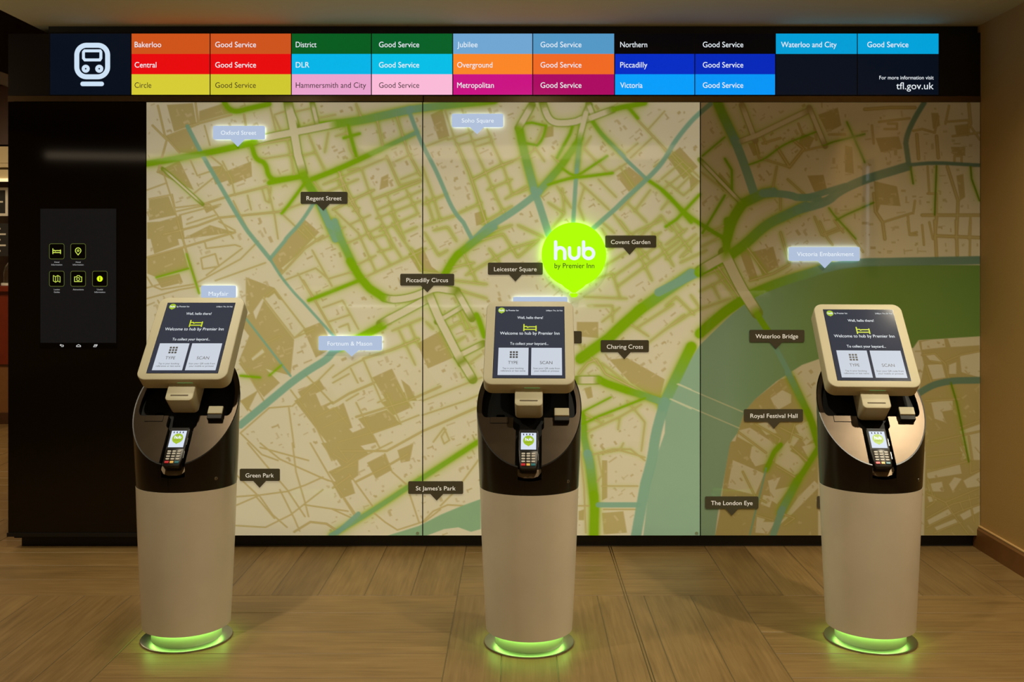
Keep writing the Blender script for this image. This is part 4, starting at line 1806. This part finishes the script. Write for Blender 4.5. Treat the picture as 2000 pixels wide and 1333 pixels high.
# pale blocks drawn on top of the tan patches
PALE = '''
A 1405,930 1460,915 1480,990 1440,1030 1405,1010
E 395,855 510,800 580,900 590,960 470,1000
D 1490,430 1530,400 1660,590 1640,640
D 1400,760 1460,705 1475,730 1410,780
D 1570,260 1690,160 1720,200 1600,300
D 1760,960 1840,920 1880,990 1790,1030
F 585,985 650,940 700,965 700,1010 620,1055
F 510,1130 580,1110 620,1180 560,1190
F 410,1165 470,1150 640,1260 600,1310 400,1200
F 480,1270 600,1330 480,1340
F 640,1270 720,1180 760,1190 680,1300
F 720,1140 800,1110 840,1200 780,1250
F 1425,672 1550,645 1560,700 1430,715
F 1570,645 1752,640 1752,690 1590,700
F 1440,735 1520,745 1545,790 1480,780
F 1460,800 1540,795 1560,870 1490,880
F 1580,800 1620,785 1620,850 1580,850
F 1640,745 1752,725 1752,870 1650,840
F 1480,1010 1600,990 1600,1050 1540,1060 1560,1120 1500,1100
F 1640,1170 1752,1130 1752,1330 1690,1330
I 480,20 560,-5 610,40 570,110 500,130 470,80
I 375,95 550,170 500,290 345,250
I 620,40 660,25 740,70 790,130 720,180 610,110
I 760,20 840,-5 830,60 800,90
I 570,210 640,190 610,260 700,240 620,340 590,320
I 545,290 600,300 580,360 530,340
I 510,400 560,415 545,440 610,440 570,505 500,500
I 630,460 740,300 830,210 860,240 700,400
I 1455,150 1640,120 1650,170 1460,200
I 1460,230 1540,215 1550,270 1470,270
I 1460,300 1500,290 1510,320 1470,330
I 1580,230 1610,190 1650,200 1600,270
I 1660,210 1752,160 1752,240 1680,250
I 1460,430 1590,360 1600,400 1470,460
I 1500,470 1620,420 1640,440 1520,500
I 1640,400 1752,340 1752,380 1660,430
I 1640,20 1752,-10 1752,60 1660,90
E 1440,1330 1560,1280 1560,1333
H 1530,80 1740,90 1700,330 1530,320
H 1640,-10 1750,-10 1740,70 1650,30
'''
LAKE = 'H 300,518 480,462 600,400 720,350 825,312 825,480 770,495 700,470 620,480 520,518'
RIVER = 'F 1755,243 1100,243 920,268 700,332 550,392 480,432 430,470 360,525 280,602 190,690 100,835 40,965 0,1055 E 1850,1180 H 1810,60 1762,250 1730,518 I 275,518 290,400 330,170 360,0 F 400,1180 440,1060 500,990 620,890 760,800 860,765 1380,705 1410,662 1755,640'
RAIL = '''
2.2|F 65,907 430,1062
2.2|F 30,990 410,1152
2.2|E 1925,905 1998,937
2.2|E 1880,990 1998,1045
'''
UPX = 1.25                      # wall units per drawn cell


def draw_map():
    u0, u1, v0, v1 = 280, 1920, 194, 1054
    W, H = int((u1 - u0) / UPX), int((v1 - v0) / UPX)

    def px(p):
        return [((a - u0) / UPX, (b - v0) / UPX) for a, b in p]

    def seg_dist(a, b, r):
        x0, x1 = int(max(0, min(a[0], b[0]) - r - 1)), int(min(W, max(a[0], b[0]) + r + 2))
        y0, y1 = int(max(0, min(a[1], b[1]) - r - 1)), int(min(H, max(a[1], b[1]) + r + 2))
        if x1 <= x0 or y1 <= y0:
            return None
        yy, xx = np.mgrid[y0:y1, x0:x1]
        dx, dy = b[0] - a[0], b[1] - a[1]
        L = dx * dx + dy * dy + 1e-9
        t = np.clip(((xx - a[0]) * dx + (yy - a[1]) * dy) / L, 0, 1)
        d = np.hypot(xx - a[0] - t * dx, yy - a[1] - t * dy)
        return slice(y0, y1), slice(x0, x1), d, t

    def stroke_mask(paths):
        m = np.zeros((H, W), np.float32)
        for w, p in paths:
            q = px(p)
            r = max(w / UPX / 2, 0.45)
            for a, b in zip(q[:-1], q[1:]):
                s = seg_dist(a, b, r + 1)
                if s:
                    m[s[0], s[1]] = np.maximum(m[s[0], s[1]], np.clip(r + 0.5 - s[2], 0, 1))
        return m

    def poly_local(p):
        q = np.array(px(p))
        x0, x1 = int(max(0, q[:, 0].min() - 2)), int(min(W, q[:, 0].max() + 3))
        y0, y1 = int(max(0, q[:, 1].min() - 2)), int(min(H, q[:, 1].max() + 3))
        if x1 <= x0 or y1 <= y0:
            return None
        yy, xx = np.mgrid[y0:y1, x0:x1]
        ins = np.zeros(xx.shape, bool)
        dm = np.full(xx.shape, 9.0)
        for i in range(len(q)):
            (ax, ay), (bx, by) = q[i - 1], q[i]
            c = ((ay > yy) != (by > yy))
            with np.errstate(divide='ignore', invalid='ignore'):
                xi = (bx - ax) * (yy - ay) / (by - ay) + ax
            ins ^= c & (xx < xi)
            L = (bx - ax) ** 2 + (by - ay) ** 2 + 1e-9
            t = np.clip(((xx - ax) * (bx - ax) + (yy - ay) * (by - ay)) / L, 0, 1)
            dm = np.minimum(dm, np.hypot(xx - ax - t * (bx - ax), yy - ay - t * (by - ay)))
        return slice(y0, y1), slice(x0, x1), np.clip(0.5 + np.where(ins, dm, -dm), 0, 1).astype(np.float32)

    def poly_mask(p):
        m = np.zeros((H, W), np.float32)
        r = poly_local(p)
        if r:
            m[r[0], r[1]] = r[2]
        return m

    def blur(m, s):
        r = int(3 * s) + 1
        k = np.exp(-np.arange(-r, r + 1) ** 2 / (2 * s * s)); k /= k.sum()
        for ax in (0, 1):
            pad = [(0, 0), (0, 0)]; pad[ax] = (r, r)
            mm = np.pad(m, pad, mode='edge')
            out = np.zeros_like(m)
            for i, kv in enumerate(k):
                out += kv * (mm[i:i + m.shape[0], :] if ax == 0 else mm[:, i:i + m.shape[1]])
            m = out
        return m

    def C(r, g, b):
        return np.array([r, g, b], np.float32)
    img = np.empty((H, W, 3), np.float32)
    img[:] = C(208, 199, 166)

    def lay(mask, col):
        img[:] = img + mask[..., None] * (np.asarray(col, np.float32) - img)
    # wide soft variation of the print
    rng = np.random.default_rng(3)
    var = blur(rng.normal(size=(H, W)).astype(np.float32), 14); var /= np.abs(var).max()
    yy, xx = np.mgrid[0:H, 0:W]
    U, V = xx * UPX + u0, yy * UPX + v0
    tanc = C(174, 158, 98)
    TANM = np.zeros((H, W), np.float32)
    for l in TAN.strip().split('\n'):
        TANM = np.maximum(TANM, poly_mask(path(l)))
    lay(TANM * 0.92, tanc)
    for l in PALE.strip().split('\n'):
        m = poly_mask(path(l))
        lay(m, C(206, 197, 162)); TANM = TANM * (1 - m)
    def smooth(p, k=2):
        for _ in range(k):
            if len(p) < 3:
                return p
            q = [p[0]]
            for a, b in zip(p[:-1], p[1:]):
                q.append((a[0] * .75 + b[0] * .25, a[1] * .75 + b[1] * .25))
                q.append((a[0] * .25 + b[0] * .75, a[1] * .25 + b[1] * .75))
            p = [q[0]] + q[2:-2] + [p[-1]]
        return p
    roads = []
    for l in ROADS.strip().split('\n'):
        h, p = l.split('|'); k, w = h.split()
        roads.append((k, float(w), smooth(path(p))))
    wide = [(float(l.split('|')[0]), smooth(path(l.split('|')[1]))) for l in WIDE.strip().split('\n')]
    streets = [(float(l.split('|')[0]), path(l.split('|')[1])) for l in STREETS.strip().split('\n')]
    # the streets of the eastern sheets are printed broader
    streets = [(w * 1.9 if p[0][0] > 1430 else w * 1.15, p) for w, p in streets]
    sm = stroke_mask([(w * 1.25, p) for w, p in streets])
    gm = stroke_mask([(w, p) for k, w, p in roads if k != 't'] + [(w * 0.8, p) for w, p in wide])
    am = stroke_mask([(w, p) for k, w, p in roads] + wide)
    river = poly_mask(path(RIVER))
    lake = poly_mask(path(LAKE))
    # small building footprints, turned with the street grid round them
    rnd = random.Random(11)
    busy = np.clip(blur(np.clip(sm + am + river + lake, 0, 1), 1.4 / UPX) * 1.6, 0, 1)
    foot = np.zeros((H, W), np.float32)
    n_ok = 0
    for _ in range(9000):
        u, v = rnd.uniform(290, 1912), rnd.uniform(204, 1044)
        if u > 1590 and v < 720:
            base = -0.05
        elif u > 1350 and v > 560:
            base = 0.9
        elif u > 1060:
            base = -0.62
        else:
            base = -0.40
        if u < 640 and v > 900:
            continue
        cx_, cy_ = int((u - u0) / UPX), int((v - v0) / UPX)
        if not (0 <= cx_ < W and 0 <= cy_ < H) or busy[cy_, cx_] > 0.25:
            continue
        a = base + rnd.uniform(-0.08, 0.08)
        w_, h_ = rnd.choice(((9, 2.2), (5, 4), (12, 1.8), (3, 3), (2.2, 8), (7, 3.5), (2, 2), (4, 8)))
        s = rnd.uniform(0.7, 1.6)
        w_, h_ = w_ * s, h_ * s
        ca, sa = math.cos(a), math.sin(a)

        def rect(du, dv, ww, hh):
            return [(u + du * ca - dv * sa + x * ca - y * sa, v + du * sa + dv * ca + x * sa + y * ca) for x, y in ((-ww, -hh), (ww, -hh), (ww, hh), (-ww, hh))]
        parts = [rect(0, 0, w_ / 2, h_ / 2)]
        if rnd.random() < 0.45:
            parts.append(rect(rnd.choice((-1, 1)) * w_ / 2, rnd.choice((-1, 1)) * h_ / 2, max(1.2, h_ / 3), max(1.2, w_ / 3)))
        pm = [poly_local(q) for q in parts]
        if any(m is None or ((busy[m[0], m[1]] > 0.4) & (m[2] > 0.1)).any() or ((foot[m[0], m[1]] > 0.2) & (m[2] > 0.1)).any() for m in pm):
            continue
        al = rnd.uniform(0.55, 1.0)
        for m in pm:
            foot[m[0], m[1]] = np.maximum(foot[m[0], m[1]], m[2] * al)
        n_ok += 1
        if n_ok > 1700:
            break
    lay(foot * (1 - TANM) * 0.85, C(176, 158, 104))
    lay(foot * TANM * 0.55, C(204, 190, 148))
    # green bloom printed along the lively streets
    hot = np.zeros((H, W), np.float32)
    for cu, cv, ru, rv, k in ((960, 480, 330, 260, 1.0), (1300, 520, 260, 240, 0.9), (640, 330, 170, 130, 0.8), (880, 620, 190, 130, 0.9), (1130, 760, 230, 170, 0.75), (720, 250, 220, 70, 0.7), (1440, 470, 170, 150, 0.8), (1120, 290, 190, 110, 0.7), (1620, 900, 200, 180, 0.35)):
        hot = np.maximum(hot, k * np.exp(-((U - cu) / ru) ** 2 - ((V - cv) / rv) ** 2))
    rp = np.clip(1 - river, 0, 1)
    lay(np.clip(blur(sm, 3.5 / UPX) * 2.2 * hot, 0, 0.72) * rp, C(156, 176, 50))
    lay(np.clip(blur(gm, 8.8 / UPX) * 0.9, 0, 0.66) * rp, C(148, 174, 40))
    lay(np.clip(blur(gm, 3.2 / UPX) * 1.1, 0, 0.7) * rp, C(130, 162, 20))
    # streets: tan lines, pale inside the green quarter
    sc_ = C(172, 152, 92)[None, None] * (1 - hot[..., None]) + C(164, 158, 84)[None, None] * hot[..., None]
    img[:] = img + (np.clip(sm * 0.95, 0, 1) * rp)[..., None] * (sc_ - img)
    sm2 = stroke_mask([(max(0.9, w * 0.45), p) for w, p in streets])
    lay(sm2 * (0.45 + 0.4 * hot) * rp, C(208, 200, 140))
    # river with its bridges
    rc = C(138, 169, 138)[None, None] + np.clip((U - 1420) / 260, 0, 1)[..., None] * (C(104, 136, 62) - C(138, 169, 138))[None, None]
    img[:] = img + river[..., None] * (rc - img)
    lay(lake, C(134, 168, 126))
    # teal and green roads; the edges of the wide streets go first
    for k, w, p in [('e', w + 2.8, p) for w, p in wide] + roads:
        q = px(p)
        tot = sum(math.dist(a, b) for a, b in zip(q[:-1], q[1:]))
        run = 0.0
        r = w / UPX / 2
        g, t = C(124, 168, 8), C(122, 164, 136)
        best = np.zeros((H, W), np.float32); par = np.zeros((H, W), np.float32)
        for a, b in zip(q[:-1], q[1:]):
            ln = math.dist(a, b)
            s = seg_dist(a, b, r + 2)
            if s:
                m = np.clip((r + 0.8 - s[2]) / 1.4, 0, 1)
                up = m > best[s[0], s[1]]
                sub = par[s[0], s[1]]; sub[up] = ((run + s[3] * ln) / max(tot, 1e-6))[up]
                best[s[0], s[1]] = np.maximum(best[s[0], s[1]], m)
            run += ln
        f = {'e': 0 * par, 'g': 0 * par, 't': 0 * par + 1, 'gt': par, 'tg': 1 - par}[k]
        if k == 'e':
            g = C(122, 142, 30) if not (p[0][0] > 1400 and p[0][1] < 330) else C(160, 142, 88)
        cc = g[None, None] * (1 - f[..., None]) + t[None, None] * f[..., None]
        # road colours get darker towards the far right
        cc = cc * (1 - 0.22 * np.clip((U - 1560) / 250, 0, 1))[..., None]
        img[:] = img + (best * 0.92)[..., None] * (cc - img)
    # pale wide streets: dark green edge, and the pale fill runs out to green at both ends
    wi = np.zeros((H, W), np.float32)
    for w, p in wide:
        q = px(p)
        tot = sum(math.dist(a, b) for a, b in zip(q[:-1], q[1:]))
        fade = min(20.0 / UPX, tot * 0.3)
        run, r = 0.0, w / UPX / 2
        for a, b in zip(q[:-1], q[1:]):
            ln = math.dist(a, b)
            s = seg_dist(a, b, r + 2)
            if s:
                pos = run + s[3] * ln
                al = np.clip((np.minimum(pos, tot - pos) + 1.0) / fade, 0, 1)
                wi[s[0], s[1]] = np.maximum(wi[s[0], s[1]], np.clip(r + 0.5 - s[2], 0, 1) * al)
            run += ln
    lay(wi, C(206, 198, 158))
    lay(stroke_mask([(float(l.split('|')[0]), path(l.split('|')[1])) for l in RAIL.strip().split('\n')]) * 0.8, C(206, 204, 164))
    img *= (1 + 0.05 * var)[..., None]
    img = np.clip(img, 0, 255) / 255.0
    img = np.where(img <= 0.04045, img / 12.92, ((img + 0.055) / 1.055) ** 2.4)
    return img, u0, v0


def glass_print(lit):
    m = bpy.data.materials.new('printed_glass')
    m.use_nodes = True
    nt = m.node_tree
    b = nt.nodes['Principled BSDF']
    at = nt.nodes.new('ShaderNodeAttribute'); at.attribute_name = 'print'
    nt.links.new(at.outputs['Color'], b.inputs['Base Color'])
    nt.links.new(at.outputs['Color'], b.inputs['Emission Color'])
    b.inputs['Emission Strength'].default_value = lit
    b.inputs['Roughness'].default_value = 0.04
    b.inputs['Specular IOR Level'].default_value = 0.5
    return m


MAP, MU0, MV0 = draw_map()


def map_panel(ua, ub, label, lit):
    va, vb = 200.0, 1046.5
    nx, ny = int((ub - ua) / UPX) + 1, int((vb - va) / UPX) + 1
    us, vv = np.linspace(ua, ub, nx), np.linspace(va, vb, ny)
    G, Vv = np.meshgrid(us, vv)
    X = (G - CX) / SCL
    Z = EYE - (Vv - HY) / SCL
    co = np.stack([X, np.full_like(X, PY), Z], -1).reshape(-1, 3)
    i = np.arange(nx * ny).reshape(ny, nx)
    f = np.stack([i[:-1, :-1], i[1:, :-1], i[1:, 1:], i[:-1, 1:]], -1).reshape(-1, 4)
    # slab sides and back
    c4 = np.array([[wx(ua), PY + 0.012, wz(va)], [wx(ub), PY + 0.012, wz(va)], [wx(ub), PY + 0.012, wz(vb)], [wx(ua), PY + 0.012, wz(vb)],
                   [wx(ua), PY, wz(va)], [wx(ub), PY, wz(va)], [wx(ub), PY, wz(vb)], [wx(ua), PY, wz(vb)]])
    n0 = len(co)
    co = np.concatenate([co, c4])
    ex = np.array([[0, 1, 2, 3], [0, 4, 5, 1], [1, 5, 6, 2], [2, 6, 7, 3], [3, 7, 4, 0]]) + n0
    f = np.concatenate([f, ex]).astype(np.int32)
    me = bpy.data.meshes.new('map_panel')
    me.vertices.add(len(co)); me.vertices.foreach_set('co', co.astype(np.float32).ravel())
    me.loops.add(f.size); me.loops.foreach_set('vertex_index', f.ravel())
    me.polygons.add(len(f))
    me.polygons.foreach_set('loop_start', np.arange(0, f.size, 4, dtype=np.int32))
    mi = np.zeros(len(f), np.int32); mi[-5:] = 1
    me.polygons.foreach_set('material_index', mi)
    me.update(calc_edges=True)
    H, W = MAP.shape[:2]
    sx, sy = np.clip((G - MU0) / UPX, 0, W - 1.001), np.clip((Vv - MV0) / UPX, 0, H - 1.001)
    x0, y0 = sx.astype(int), sy.astype(int)
    fx, fy = (sx - x0)[..., None], (sy - y0)[..., None]
    c = (MAP[y0, x0] * (1 - fx) * (1 - fy) + MAP[y0, x0 + 1] * fx * (1 - fy) + MAP[y0 + 1, x0] * (1 - fx) * fy + MAP[y0 + 1, x0 + 1] * fx * fy)
    rgba = np.ones((len(co), 4), np.float32)
    rgba[:n0, :3] = c.reshape(-1, 3)
    a = me.attributes.new('print', 'FLOAT_COLOR', 'POINT')
    a.data.foreach_set('color', rgba.ravel())
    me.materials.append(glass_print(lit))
    me.materials.append(mat('glass_edge', (96, 116, 84), rough=0.2))
    me.validate()
    o = bpy.data.objects.new('glass_street_map', me)
    COL.objects.link(o)
    return tag(o, label, 'glass panel', 'street map panels')


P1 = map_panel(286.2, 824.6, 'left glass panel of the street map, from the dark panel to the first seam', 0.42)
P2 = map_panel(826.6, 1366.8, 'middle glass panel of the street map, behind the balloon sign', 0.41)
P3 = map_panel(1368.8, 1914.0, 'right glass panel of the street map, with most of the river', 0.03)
for p, u in ((P1, 815.6), (P2, 1360.4)):
    bm = B(); prism(bm, circ(u, 1042, 3.2, 18), WF, 0.0, 0.004)
    obj('fixing_stud', bm, mat('stud_clear', (150, 168, 136), rough=0.3), p)
